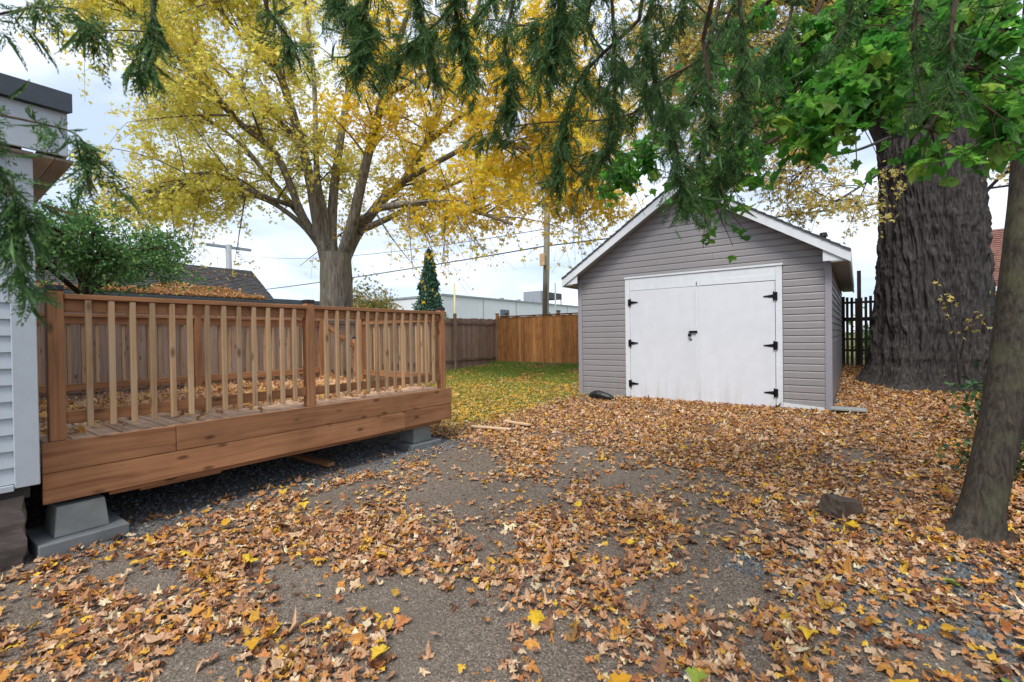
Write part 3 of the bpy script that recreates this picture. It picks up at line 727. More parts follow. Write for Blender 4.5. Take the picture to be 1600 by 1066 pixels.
for x in (FXG - .02, -10.4 - .55, -8.6, -6.4):
    p = box('fence_post', x - .05, x + .05, FYB + .061, FYB + .16, .2, 2.38, M['brown_fence'], bf)
    box('post_cap', x - .06, x + .06, FYB + .05, FYB + .17, 2.381, 2.42, M['post_cap'], p)
sf = empty('board_fence', (2.6, 12, .4), 'dark mossy board fence behind the large old trunk', 'fence')
y = 4.0
while y < 17:
    w = .14; box('fence_board', 2.6, 2.62, y, y + w, round(float(gz(2.6, y)), 2), round(2.2 + random.uniform(-.02, .02), 2), M['old_fence'], sf, .002); y += w + .006
for z in (.7, 1.8): box('fence_rail', 2.56, 2.598, 4, 17, z, z + .09, M['old_fence'], sf)
gate = empty('picket_gate', (.1, 15.1, .4), 'dark picket gate standing between the garage and the old trunk', 'gate')
x = -.26
while x < 1.3:
    box('picket', x, x + .062, 15.1, 15.12, .46 + random.uniform(-.02, .02), 2.40 + random.uniform(-.025, .025), M['old_fence'], gate, .002); x += .098
for z0, z1 in ((.98, 1.04), (1.28, 1.33), (1.78, 1.88), (2.24, 2.30)): box('gate_rail', -.28, 1.35, 15.121, 15.16, z0, z1, M['old_fence_x'], gate)
for x in (-.33, .50): box('gate_post', x - .05, x + .05, 15.165, 15.26, .3, 2.44, M['old_fence'], gate)
o = box('tall_post', -.02, .07, 15.6, 15.69, .4, 3.15, M['old_fence'], None); tag(o, 'thin dark post rising behind the picket gate', 'post')

# ------------------------------------------------------------------ background buildings
wb = empty('commercial_building', (-32.5, 31.9, .4), 'long low white commercial building behind the back fence', 'building')
box('wall', -47, -32.5, 31.9, 95, 0, 5.62, M['stucco'], wb, 0)
box('roof_cap', -47.1, -32.4, 31.8, 95.1, 5.621, 5.80, M['grey_wall'], wb, 0)
for y in np.arange(38, 95, 6.0): box('wall_seam', -32.498, -32.46, y, y + .06, .4, 5.61, M['grey_wall'], wb, 0)
for y in np.arange(41, 90, 9.0): w = box('window', -32.499, -32.45, y, y + 1.6, 3.4, 4.6, M['glass'], wb, 0)
mb = MB(); mb.box(-38.5, -35.5, 54.0, 55.2, 5.81, 7.9); link('roof_unit', mb.mesh('roof_unit'), M['grey_wall'], wb)
mb = MB(); mb.box(-38.0, -36.0, 57.0, 60.5, 7.0, 7.9); mb.box(-38, -37.9, 57.1, 57.2, 5.8, 7); mb.box(-36.1, -36, 60.3, 60.4, 5.8, 7); link('roof_unit', mb.mesh('roof_unit'), M['shingle_dark'], wb)
mb = MB()
for y in (44.0, 47.5, 50.5, 66, 71): mb.box(-35, -34.6, y, y + .4, 5.81, 6.25)
link('roof_vent', mb.mesh('roof_vent'), M['pole_grey'], wb)
lg = empty('warehouse', (-44, 23, .4), 'low grey warehouse seen between the shingled roof and the yellow tree', 'building')
box('wall', -70, -44, 6, 30, 0, 5.0, M['grey_wall'], lg, 0); box('roof_cap', -70.1, -43.9, 5.9, 30.1, 5.01, 5.4, M['roof_edge'], lg, 0)

def shingle_roof(name, p0, p1, q0, q1, rows, cols, mat, parent, th=.03):
    """rows of separate shingles from the eave p0-p1 up to the ridge q0-q1, joined"""
    p0, p1, q0, q1 = (np.array(a, float) for a in (p0, p1, q0, q1)); mb = MB()
    nrm = np.cross(p1 - p0, q0 - p0); nrm /= np.linalg.norm(nrm)
    if nrm[2] < 0: nrm = -nrm
    for r in range(rows):
        a0 = p0 + (q0 - p0) * r / rows; a1 = p1 + (q1 - p1) * r / rows; b0 = p0 + (q0 - p0) * (r + 1.06) / rows; b1 = p1 + (q1 - p1) * (r + 1.06) / rows
        off = random.random()
        for c in range(-1, cols):
            u0, u1 = max(0, (c + off) / cols), min(1, (c + off + .96) / cols)
            if u1 <= u0: continue
            h = th * random.uniform(.7, 1.4)
            A, B, C, D = a0 + (a1 - a0) * u0, a0 + (a1 - a0) * u1, b0 + (b1 - b0) * u1, b0 + (b1 - b0) * u0
            mb.add([A + nrm * h, B + nrm * h, C + nrm * .004, D + nrm * .004, A, B], [(0, 1, 2, 3), (0, 4, 5, 1)])
    o = link(name, mb.mesh(name), mat, parent); o['kind'] = 'stuff'; return o
nh = empty('shed', (-22.5, 10.7, .4), 'neighbouring shed with dark shingled roof and a drift of orange leaves', 'shed')
EY0, EY1 = -6.0, 10.9
prism('wall', [(-27.2, 0), (-22.9, 0), (-22.9, 3.3), (-25.0, 4.9), (-27.2, 3.3)], 'y', EY0 + .3, EY1 - .3, M['brick_wall'], nh)
prism('roof_deck', [(-22.5, 3.30), (-22.5, 3.38), (-25.0, 5.07), (-27.6, 3.38), (-27.6, 3.3), (-25.0, 4.97)], 'y', EY0, EY1, M['roof_edge'], nh)
shingle_roof('shingles', (-22.5, EY0, 3.385), (-22.5, EY1, 3.385), (-25.0, EY0, 5.085), (-25.0, EY1, 5.085), 22, 60, M['shingle_dark'], nh)
box('gutter', -22.46, -22.34, EY0, EY1, 3.24, 3.36, M['roof_edge'], nh, .01)
rh = empty('red_roofed_house', (5, 28.6, .4), 'house with red brown shingled roof behind the leaning tree', 'house')
prism('wall', [(29.2, 0), (38, 0), (38, 3.3), (33.5, 6.2), (29.2, 3.3)], 'x', 4.2, 17, M['stucco'], rh)
prism('roof_deck', [(28.5, 3.28), (28.5, 3.38), (33.0, 6.50), (38.4, 3.4), (38.4, 3.3), (33.0, 6.38)], 'x', 3.85, 17.5, M['roof_edge'], rh)
shingle_roof('shingles', (3.85, 28.5, 3.39), (17.5, 28.5, 3.39), (3.85, 33.0, 6.515), (17.5, 33.0, 6.515), 26, 60, M['shingle_red'], rh)
box('fascia', 3.85, 17.5, 28.44, 28.49, 3.12, 3.38, M['white_trim'], rh, 0)
for x in (4.9, 8.2, 11.6, 15.0):
    w = box('window', x, x + 1.3, 29.15, 29.19, 1.2, 2.6, M['glass'], rh, 0); box('window_frame', x - .08, x + 1.38, 29.13, 29.149, 2.6, 2.72, M['white_trim'], w, 0); box('window_frame', x - .08, x + 1.38, 29.13, 29.149, 1.08, 1.2, M['white_trim'], w, 0)
sh = empty('lean_to', (3.4, 15, .4), 'low lean-to roof heaped with brown leaves behind the dark fence', 'shed')
box('wall', 2.9, 5.2, 13.2, 19, .3, 2.1, M['old_fence'], sh, 0)
prism('roof', [(2.70, 2.24), (5.4, 2.6), (5.4, 2.66), (2.70, 2.30)], 'y', 13.0, 19.2, M['shingle_red'], sh)

# ------------------------------------------------------------------ poles and wires
def pole(name, x, y, h, r, mat, label, cat='utility pole', lean=(0, 0), arm=None):
    e = empty(name, (x, y, .4), label, cat)
    V, F = tube([(x, y, .3), (x + lean[0] * .5, y + lean[1] * .5, h * .5), (x + lean[0], y + lean[1], h)], [r, r * .88, r * .75], 12, True)
    link('pole_shaft', np_mesh('pole_shaft', V, F, True), mat, e)
    return e
p1 = pole('utility_pole', -11.46, 17.67, 10.5, .16, M['pole_wood'], 'tall grey wooden utility pole behind the brown fence', lean=(.2, .25))
box('conduit', -11.56, -11.30, 17.50, 17.60, 4.7, 5.25, M['plank_y'], p1, .01)
box('crossarm', -12.4, -10.0, 17.78, 17.9, 9.6, 9.72, M['pole_wood'], p1)
V, F = tube([(-11.2, 17.58, 2.0), (-11.15, 17.6, 5.2)], .03, 6); link('conduit', np_mesh('conduit', V, F), M['pole_grey'], p1)
p2 = pole('utility_pole', -65.5, 25.8, 14.0, .45, M['pole_grey'], 'distant grey utility pole with crossarm above the shingled roof', lean=(0, 0))
box('crossarm', -65.7, -65.4, 23.2, 28.6, 13.5, 13.85, M['pole_grey'], p2, 0); box('transformer', -65.2, -64.4, 26.4, 27.3, 6.6, 9.6, M['pole_grey'], p2, .1)
p3 = pole('pipe_post', -19.63, 20.3, 4.8, .07, M['pole_yellow'], 'thin faded yellow post by the conical conifer', 'post')
p4 = pole('pipe_post', -15.77, 25.7, 4.95, .06, M['pole_grey'], 'thin grey post between the utility pole and the garage', 'post')
def wire(P, sag, label, r=.016):
    a, b_ = np.array(P[0], float), np.array(P[1], float); t = np.linspace(0, 1, 17)[:, None]
    Q = a + (b_ - a) * t; Q[:, 2] -= sag * 4 * (t * (1 - t))[:, 0]
    V, F = tube(Q, r, 5); o = link('overhead_wire', np_mesh('overhead_wire', V, F), M['wire']); tag(o, label, 'wire', 'overhead wires'); return o
wire([(-60, 17.7, 6.2), (-11.4, 17.78, 5.62)], .35, 'thick overhead cable running left from the wooden utility pole', .03)
wire([(-11.4, 17.78, 5.62), (20, 17.7, 5.4)], .2, 'thick overhead cable running right from the wooden utility pole over the garage', .03)
wire([(-65.5, 27, 12.9), (-11.3, 17.8, 6.4)], .9, 'thin overhead wire between the distant grey pole and the wooden pole', .018)
wire([(-11.3, 17.9, 8.8), (-13.5, 7.0, 6.6)], .3, 'thin service wire reaching from the wooden pole into the yellow tree', .014)
wire([(-11.3, 17.85, 6.8), (-6.8, 40, 5.0)], .5, 'thin slack wire dropping right of the wooden utility pole', .014)

# ------------------------------------------------------------------ leaf shapes
def star_leaf(lobes, notch, width=.34, ring=True, curl=0., fold=0., seed=0, stem=True, teeth=0.):
    """maple leaf with its stalk at the origin pointing to -y, unit size; lobes = (angle, length)"""
    r = np.random.default_rng(seed); out = []
    for i, (a, l) in enumerate(lobes):
        a = math.radians(a); d = np.array([math.sin(a), math.cos(a)]); pr = np.array([d[1], -d[0]])
        sh = l * .56; w = l * width * (.5 if l < .5 else .42)
        out += [d * sh * .62 - pr * w * .62, d * sh - pr * w]
        if teeth: out += [d * l * .76 - pr * w * .55]
        out += [d * l]
        if teeth: out += [d * l * .76 + pr * w * .55]
        out += [d * sh + pr * w, d * sh * .62 + pr * w * .62]
        if i < len(lobes) - 1:
            b_ = math.radians((lobes[i][0] + lobes[i + 1][0]) / 2); out.append(np.array([math.sin(b_), math.cos(b_)]) * notch)
    O = np.array(out); n = len(O)
    O += r.normal(0, .012, O.shape)
    if ring:
        I = O * .5; P = np.concatenate([[[0, 0]], I, O])
        F = [(0, 1 + i, 2 + i) for i in range(n - 1)]
        for i in range(n - 1): F += [(1 + i, 1 + n + i, 2 + n + i), (1 + i, 2 + n + i, 2 + i)]
    else:
        P = np.concatenate([[[0, 0]], O]); F = [(0, 1 + i, 2 + i) for i in range(n - 1)]
    x, y = P[:, 0], P[:, 1]; rr = np.hypot(x, y); th = np.arctan2(x, y)
    ph = r.uniform(0, 6.28)
    z = curl * rr ** 2 * (1 + .8 * np.sin(th * 2 + ph)) + fold * np.abs(x) + curl * .35 * np.sin(th * 5 + ph) * rr
    sx = 1 - abs(curl) * .35 * rr
    V = np.stack([x * sx, (y - .1) * sx, z], -1)
    F = [f[::-1] for f in F]
    if stem:
        k = len(V); b0 = V[0]
        V = np.concatenate([V, [b0 + [.012, 0, 0], b0 + [-.012, 0, 0], b0 + [r.uniform(-.2, .2), -.55, -.05 + abs(curl) * .2]]])
        F += [(k, k + 1, k + 2)]
    return V.astype(np.float32), np.array(F, dtype=np.int64)
SILVER = [(-128, .42), (-62, .78), (0, 1.0), (62, .78), (128, .42)]
NORWAY = [(-125, .48), (-58, .82), (0, .92), (58, .82), (125, .48)]
def curled(n, ring, seed0):
    r = np.random.default_rng(seed0); T = []
    for i in range(n):
        c = r.choice([-1, -1, 1]) * r.uniform(.2, .68); T.append(star_leaf([(a + r.normal(0, 7), l * r.uniform(.82, 1.0)) for a, l in SILVER], r.uniform(.24, .40), r.uniform(.50, .80), ring, c, r.uniform(-.3, .3), seed0 + i))
    return T
LEAF_NEAR = curled(28, True, 100)
LEAF_MID = curled(20, False, 200)
LEAF_FLAT = [star_leaf(NORWAY, .42, .9, True, c, f, 300 + i, True, 1.) for i, (c, f) in enumerate([(.22, .2), (-.35, -.2), (.4, 0), (-.25, .3), (.45, -.25)])]
def simple_leaf(seed):
    r = np.random.default_rng(seed); L_ = [(-110, .55), (-52, .85), (0, 1.), (52, .85), (110, .55)]
    P = [(0, 0, 0)]
    for i, (a, l) in enumerate(L_):
        a = math.radians(a + r.normal(0, 6)); P.append((math.sin(a) * l, math.cos(a) * l, r.normal(0, .12)))
        if i < 4:
            b_ = math.radians((L_[i][0] + L_[i + 1][0]) / 2); P.append((math.sin(b_) * .36, math.cos(b_) * .36, 0))
    return np.array(P, dtype=np.float32), np.array([(0, i + 1, i) for i in range(1, 9)])
LEAF_CROWN = [simple_leaf(i) for i in range(6)]
LEAF_OVAL = [(np.array([(0, 0, 0), (.28, .45, .06), (0, 1, -.05), (-.28, .45, .06)], dtype=np.float32), np.array([(0, 1, 2), (0, 2, 3)])),
             (np.array([(0, 0, 0), (.34, .5, -.05), (.05, 1, .1), (-.3, .42, .0)], dtype=np.float32), np.array([(0, 1, 2), (0, 2, 3)]))]

# ------------------------------------------------------------------ fallen leaves
BARE = [(-3.79,3.98,0.44,0.30,0.60,-0.64),
(-2.78,5.09,0.31,0.21,0.12,-0.22),
(-1.74,4.44,0.35,0.24,0.13,-0.34),
(-3.07,3.17,0.58,0.40,0.42,-0.44),
(-2.16,2.58,0.16,0.11,0.15,-0.18),
(-1.64,1.69,0.18,0.13,0.34,-0.36),
(-2.12,1.70,0.26,0.18,0.17,-0.14),
(-1.36,2.89,0.11,0.08,0.09,-0.19),
(-0.90,2.57,0.13,0.09,0.06,-0.18),
(-1.04,1.80,0.12,0.08,0.09,-0.15),
(-3.60,0.85,0.26,0.18,0.21,-0.05),
(-2.68,1.43,0.21,0.15,0.30,-0.16),
(-3.81,0.41,0.13,0.09,0.46,-0.05),
(-2.43,0.76,0.18,0.13,0.18,-0.06),
(-0.57,2.89,0.19,0.14,0.06,-0.32),
(-0.44,2.33,0.08,0.06,0.02,-0.11),
(-4.45,3.37,0.25,0.17,0.23,-0.17),
(-2.40,1.36,0.19,0.14,0.09,-0.05)]
def bare(x, y):
    """1 where the wheels keep the drive bare"""
    v = np.zeros_like(x); wx = x + .30 * (fbm(x * 2.2, y * 2.2, 3, 21) - .5); wy = y + .30 * (fbm(x * 2.2, y * 2.2, 3, 31) - .5)
    for cx, cy, ax, ay, bx, by in BARE:
        det = ax * by - ay * bx
        u = ((wx - cx) * by - (wy - cy) * bx) / det; w = (ax * (wy - cy) - ay * (wx - cx)) / det
        v = np.maximum(v, np.clip(1.35 - np.hypot(u, w) ** 1.5 * .75, 0, 1))
    return v
def blocked(x, y):
    g_ = (x > GX0 - .02) & (x < GX1 + .02) & (y > GY0 - .03)
    d_ = (x > DXB) & (x < DXF - .25) & (y > .3) & (y < DY1 - .1)
    h_ = (x < HX) & (y < HY + .05)
    f_ = (x < FXG + .05) | (y > FYB + 1.6) | ((y > FYB - .05) & (x < -4)) | (x > 2.55)
    t_ = np.hypot(x - 1.19, y - 12.7) < 1.15
    l_ = np.hypot(x - .69, y - 4.6) < .2
    return g_ | d_ | h_ | f_ | t_ | l_
def candidates(n, x0, x1, y0, y1):
    x = RNG.uniform(x0, x1, n); y = RNG.uniform(y0, y1, n); return x, y
def visible(x, y, z, mar=60):
    u, v, d = to_pix(np.stack([x, y, z], -1)); return (u > -mar) & (u < 1600 + mar) & (v < 1066 + mar) & (d > .4), d
dens = 1050
A = (12.0) * (19.0)
x, y = candidates(int(dens * 17 * 16), -11.5, 2.6, -.6, 15.4)
keep = ~blocked(x, y); x, y = x[keep], y[keep]
z = gz(x, y); vis, dep = visible(x, y, z, 150); x, y, z, dep = x[vis], y[vis], z[vis], dep[vis]
lawn = np.clip((-4.6 - x) / .6, 0, 1) * np.clip((y - 4.9) / .8, 0, 1) > RNG.random(len(x))
pr = 1.0 - .97 * bare(x, y)
blob = fbm(x * 1.25, y * 1.25, 4, 3)
fine = fbm(x * 3.5, y * 3.5, 3, 13)
near_fac = np.clip((x + 1.0) * .5, 0, 1)                       # heavier cover to the right
pr = pr * np.clip((blob - .265) * 4.6 + near_fac * .75 + np.clip((y - 5) * .12, 0, .5), .11, 1) * np.clip((fine - .22) * 3.4 + .3, .3, 1)
pr = np.where((x < -4.38) & (y < 4.7) & (x > -5.2), pr * .15, pr)
pr = np.where(lawn, np.clip(.50 - (y - 8.0) * .085, .05, .45), pr)
gap = (x > -.1) & (x < 1.0) & (y < 4.0) & (fbm(x * 1.8, y * 1.8, 3, 44) > .5)
pr = np.where(gap, pr * .45, pr)
pr = np.where((x > .55) & (y > 8.5), pr * .9, pr)
keep = RNG.random(len(x)) < pr * np.where(dep > 9, .8, 1)
x, y, z, dep, lawn = x[keep], y[keep], z[keep], dep[keep], lawn[keep]
n = len(x)
size = np.clip(RNG.lognormal(math.log(.043), .30, n), .022, .09) * np.where(RNG.random(n) < .14, .5, 1)
lift = RNG.beta(1.2, 2.4, n) * .036 * np.where(lawn, .8, 1)
R = rots(RNG.uniform(0, 6.28, n), RNG.normal(0, .22, n), RNG.normal(0, .22, n) + np.pi * (RNG.random(n) < .5))
pos = np.stack([x, y, z + .010 + lift], -1)
u, v, d = to_pix(pos)
inside = (u > 4) & (u < 1596) & (v < 1060)
score = np.where(inside & ~lawn & (lift > .012), size / np.maximum(dep, .3), 0)
big = np.zeros(n, bool); big[np.argsort(-score)[:296]] = True
near = (dep < 3.6) & ~big
far = ~near & ~big & ~lawn
rest = MB()
for mask, T in ((near, LEAF_NEAR), (far, LEAF_MID)):
    m = scatter(T, pos[mask], R[mask], size[mask]); 
    for Vv, Ff in zip(m.V, m.T): pass
    rest.add(np.concatenate(m.V), np.concatenate(m.T))
o = link('leaf_litter', rest.mesh('leaf_litter'), M['litter'], ground); o['kind'] = 'stuff'
lw = lawn & ~big
o = link('lawn_leaf_litter', scatter(LEAF_MID, pos[lw], R[lw], size[lw]).mesh('lawn_leaf_litter'), M['litter_lawn'], ground); o['kind'] = 'stuff'
near_me = [np_mesh('fallen_leaf', *t) for t in LEAF_NEAR]
for me in near_me: me.materials.append(M['litter'])
for j, i in enumerate(np.nonzero(big)[0]):
    o = bpy.data.objects.new('fallen_leaf', near_me[j % len(near_me)]); COL.objects.link(o); o.parent = ground
    o.location = pos[i]; o.rotation_euler = Matrix(R[i].tolist()).to_euler(); s = float(size[i]); o.scale = (s, s, s)
# the big flat yellow leaves that lie on top
YL = [(-.81, 1.75, .10, 'yellow'), (-1.35, 1.95, .085, 'yellow'), (-.55, 2.0, .075, 'green'), (.35, 3.0, .08, 'yellow'), (.42, 3.55, .08, 'green'), (-.05, 4.15, .10, 'yellow'), (-.55, 4.5, .07, 'yellow'), (-1.25, 3.0, .075, 'yellow'), (-2.55, 1.9, .075, 'yellow'), (-3.2, 1.35, .085, 'yellow'), (-2.3, 1.0, .09, 'yellow'), (-3.7, 1.15, .08, 'yellow'), (.15, 2.4, .09, 'yellow'), (-.2, 2.6, .07, 'yellow'), (-1.9, 3.4, .07, 'yellow'), (-1.75, 1.3, .08, 'yellow'), (.5, 2.7, .08, 'green'), (-.75, 3.4, .07, 'yellow'), (-3.9, 2.1, .07, 'yellow'), (-4.0, 1.5, .075, 'yellow')]
M['leaf_fresh'] = leafmat('fresh_yellow_fallen_leaf', [(0, lin('e0b62c')), (.5, lin('e8cb48')), (1, lin('d29a2a'))], .2, .6, .3)
M['leaf_fresh_green'] = leafmat('fresh_green_fallen_leaf', [(0, lin('7f9a3c')), (1, lin('a3b04a'))], .2, .6, .3)
fm = {}
for c, mm in (('yellow', M['leaf_fresh']), ('green', M['leaf_fresh_green'])):
    fm[c] = [np_mesh('flat_leaf', *t) for t in LEAF_FLAT]
    for me in fm[c]: me.materials.append(mm)
for j, (x_, y_, s, c) in enumerate(YL):
    o = bpy.data.objects.new('flat_leaf', fm[c][j % 5]); COL.objects.link(o); o.parent = ground
    o.location = (x_, y_, float(gz(x_, y_)) + .055); o.rotation_euler = (random.uniform(-.3, .3), random.uniform(-.3, .3), random.uniform(0, 6.28)); o.scale = (s, s, s)
# leaves on the deck floor
x, y = candidates(9000, DXB + .06, DXF - .06, DY0 + .02, DY1 - .03)
pr = np.clip((-4.72 - x) * 2.2 - .15, .05, 1) * np.clip((fbm(x * 1.6, y * 1.6, 3, 61) - .22) * 3, .2, 1) * np.clip((5.3 - y) * .6, .35, 1)
k_ = RNG.random(len(x)) < pr * .62; x, y = x[k_], y[k_]; n = len(x)
R = rots(RNG.uniform(0, 6.28, n), RNG.normal(0, .45, n), RNG.normal(0, .45, n) + np.pi * (RNG.random(n) < .5)); s = np.clip(RNG.lognormal(math.log(.06), .25, n), .03, .11)
o = link('deck_leaf_litter', scatter(LEAF_MID, np.stack([x, y, DZ + .012 + RNG.random(n) * .045], -1), R, s).mesh('deck_leaf_litter'), M['litter_deck'])
tag(o, 'tan and yellow fallen leaves covering the deck floor', 'fallen leaves', None, 'stuff')
# drift of leaves on the shed roof and the lean-to
n = 4200; t = RNG.beta(1.2, 3.2, n); y = RNG.uniform(2, 10.4, n); prof = np.clip(.10 + .24 * np.exp(-((y - 7.6) / 1.6) ** 2) + .05 * np.sin(y * 3), 0, 1)
t = RNG.random(n) ** 1.6 * prof; sc_ = RNG.random(n) < .035; t = np.where(sc_, RNG.random(n) * .95, t)
pos_r = np.stack([-22.5 - 2.5 * t, y, 3.40 + 1.7 * t + .03 + RNG.random(n) * .06], -1)
o = link('roof_leaf_drift', scatter(LEAF_MID, pos_r, rots(RNG.uniform(0, 6.28, n), RNG.normal(0, .6, n), RNG.normal(-.6, .5, n)), RNG.uniform(.07, .12, n)).mesh('roof_leaf_drift'), M['litter_deck'])
tag(o, 'drift of tan orange leaves along the eave of the dark shed roof', 'fallen leaves', None, 'stuff')
n = 2600; y = RNG.uniform(13, 19, n); x = RNG.uniform(2.7, 5.3, n)
o = link('roof_leaf_heap', scatter(LEAF_MID, np.stack([x, y, 2.30 + (x - 2.7) * .133 + .02 + RNG.random(n) * .09], -1), rots(RNG.uniform(0, 6.28, n), RNG.normal(0, .6, n), RNG.normal(0, .5, n)), RNG.uniform(.06, .1, n)).mesh('roof_leaf_heap'), M['litter'])
tag(o, 'brown leaves heaped on the low roof behind the dark fence', 'fallen leaves', None, 'stuff')

# ------------------------------------------------------------------ grass, gravel
n = 90000; x, y = candidates(n, -11.35, -4.7, 5.0, 14.05)
w = np.clip(.25 + (y - 8) * .18, .12, 1) * np.clip((-4.7 - x) * 2, 0, 1) * (fbm(x * .9, y * .9, 3, 77) > .36)
k_ = (RNG.random(n) < w) & ~blocked(x, y); x, y = x[k_], y[k_]; n = len(x)
blade = (np.array([(-.10, 0, 0), (.10, 0, 0), (.0, .35, 1)], dtype=np.float32), np.array([(0, 1, 2)]))
o = link('lawn_grass', scatter([blade], np.stack([x, y, gz(x, y) - .005], -1), rots(RNG.uniform(0, 6.28, n), RNG.normal(0, .35, n), RNG.normal(0, .3, n)), RNG.uniform(.04, .095, n)).mesh('lawn_grass'), M['grass'])
tag(o, 'short green grass showing between yellow leaves on the back lawn', 'grass', None, 'stuff')
def pebble_templates(n, seed):
    T = []; r = np.random.default_rng(seed)
    for i in range(n):
        bm = bmesh.new(); bmesh.ops.create_icosphere(bm, subdivisions=1, radius=.5)
        V = np.array([v.co for v in bm.verts], dtype=np.float32); F = np.array([[v.index for v in f.verts] for f in bm.faces]); bm.free()
        V = V[:12] if len(V) == 12 else V
        T.append(((V * r.uniform(.6, 1.15, V.shape) * np.array([1.1, .9, .65])).astype(np.float32), F))
    return T
PEB = pebble_templates(6, 5)
def pebbles(name, x, y, lo, hi, mat, label):
    n = len(x); s = lo + (hi - lo) * RNG.random(n) ** 2.2
    o = link(name, scatter(PEB, np.stack([x, y, gz(x, y) + s * .12], -1), rots(RNG.uniform(0, 6.28, n), RNG.uniform(-1, 1, n), RNG.uniform(-1, 1, n)), s).mesh(name), mat)
    return tag(o, label, 'gravel', None, 'stuff')
x, y = candidates(16000, -7.4, -3.9, .55, 5.0)
k_ = (x < -4.25 + .35 * (fbm(x * 2, y * 2, 3, 9) - .5) - .0 * y) & ~((np.abs(x + 4.76) < .25) & (np.abs(y - .78) < .25)); pebbles('deck_gravel', x[k_], y[k_], .014, .042, M['pebble_blue'], 'blue grey crushed stone under the deck')
x, y = candidates(9000, -.7, 1.3, 1.5, 4.3)
k_ = fbm(x * 1.5, y * 1.5, 3, 44) + np.clip((x - .1) * .25, -.3, .15) > .46; pebbles('edge_gravel', x[k_], y[k_], .014, .04, M['pebble_blue'], 'blue grey crushed stone among leaves at the right of the drive')
x, y = candidates(42000, -5, 1.2, -.4, 5.2); _, d = visible(x, y, gz(x, y)); k_ = (RNG.random(len(x)) < np.clip(1.5 - d / 3.6, .08, 1)) & ~blocked(x, y); pebbles('drive_grit', x[k_], y[k_], .005, .017, M['pebble_grey'], 'loose grey grit scattered over the driveway')

o = stone(-.13, 4.48, .075, .23, .17, .21, M['rock'], None, 'rock', 3, .09); o.rotation_euler = (.1, .2, .9)
tag(o, 'brown angular rock half sunk in leaves on the right', 'rock')

# ------------------------------------------------------------------ trees
def grow(wood_mb, pos_out, limb, r0, r1, n2, n3, L2, L3, nl, rng, tmin=.25, droop=.10, jit=.10, upw=.15):
    P = spline(limb, 26); tt = np.linspace(0, 1, 26); rad = r0 + (r1 - r0) * tt ** .8
    V, F = tube(P, rad, 10, True); wood_mb.add(V, F)
    T = np.gradient(P, axis=0); T /= np.linalg.norm(T, axis=1)[:, None]
    for _ in range(n2):
        t = rng.uniform(tmin, 1) ** .8; i = min(25, int(t * 25)); p = P[i]
        d = T[i] * .75 + rng.normal(0, .62, 3) + np.array([0, 0, upw]); d /= np.linalg.norm(d)
        L = L2 * rng.uniform(.5, 1.1) * (1.1 - .5 * t); s = np.linspace(0, 1, 7)[:, None] * L
        side = rng.normal(0, .10, 3)
        Q = p + d * s + side * s ** 2 / L - np.array([0, 0, droop]) * s ** 2
        V, F = tube(Q, np.linspace(min(rad[i] * .5, .012 + L * .012), .006, 7), 5); wood_mb.add(V, F)
        TQ = np.gradient(Q, axis=0); TQ /= np.linalg.norm(TQ, axis=1)[:, None]
        for _ in range(n3):
            q = rng.uniform(.2, 1); j = min(6, int(q * 6.99)); e = TQ[j] * .6 + rng.normal(0, .6, 3) + np.array([0, 0, -.15]); e /= np.linalg.norm(e)
            l = L3 * rng.uniform(.5, 1.2); s3 = np.linspace(0, 1, 4)[:, None] * l
            W = Q[j] + e * s3 - np.array([0, 0, .28]) * s3 ** 2
            V, F = tube(W, [.006, .005, .004, .003], 3); wood_mb.add(V, F)
            m = rng.poisson(nl); a = rng.uniform(.15, 1, m)
            idx = a * 3; k = np.minimum(idx.astype(int), 2); f = (idx - k)[:, None]
            pos_out.append(W[k] * (1 - f) + W[k + 1] * f + rng.normal(0, jit, (m, 3)) - np.array([0, 0, .04]))
def foliage(name, pos, T, smin, smax, mat, parent, rng, tilt=.8):
    pos = np.concatenate(pos) if isinstance(pos, list) else pos; n = len(pos)
    R = rots(rng.uniform(0, 6.28, n), rng.normal(-.5, tilt, n), rng.normal(0, tilt, n))
    o = link(name, scatter(T, pos, R, rng.uniform(smin, smax, n)).mesh(name), mat, parent); o['kind'] = 'stuff'; return o

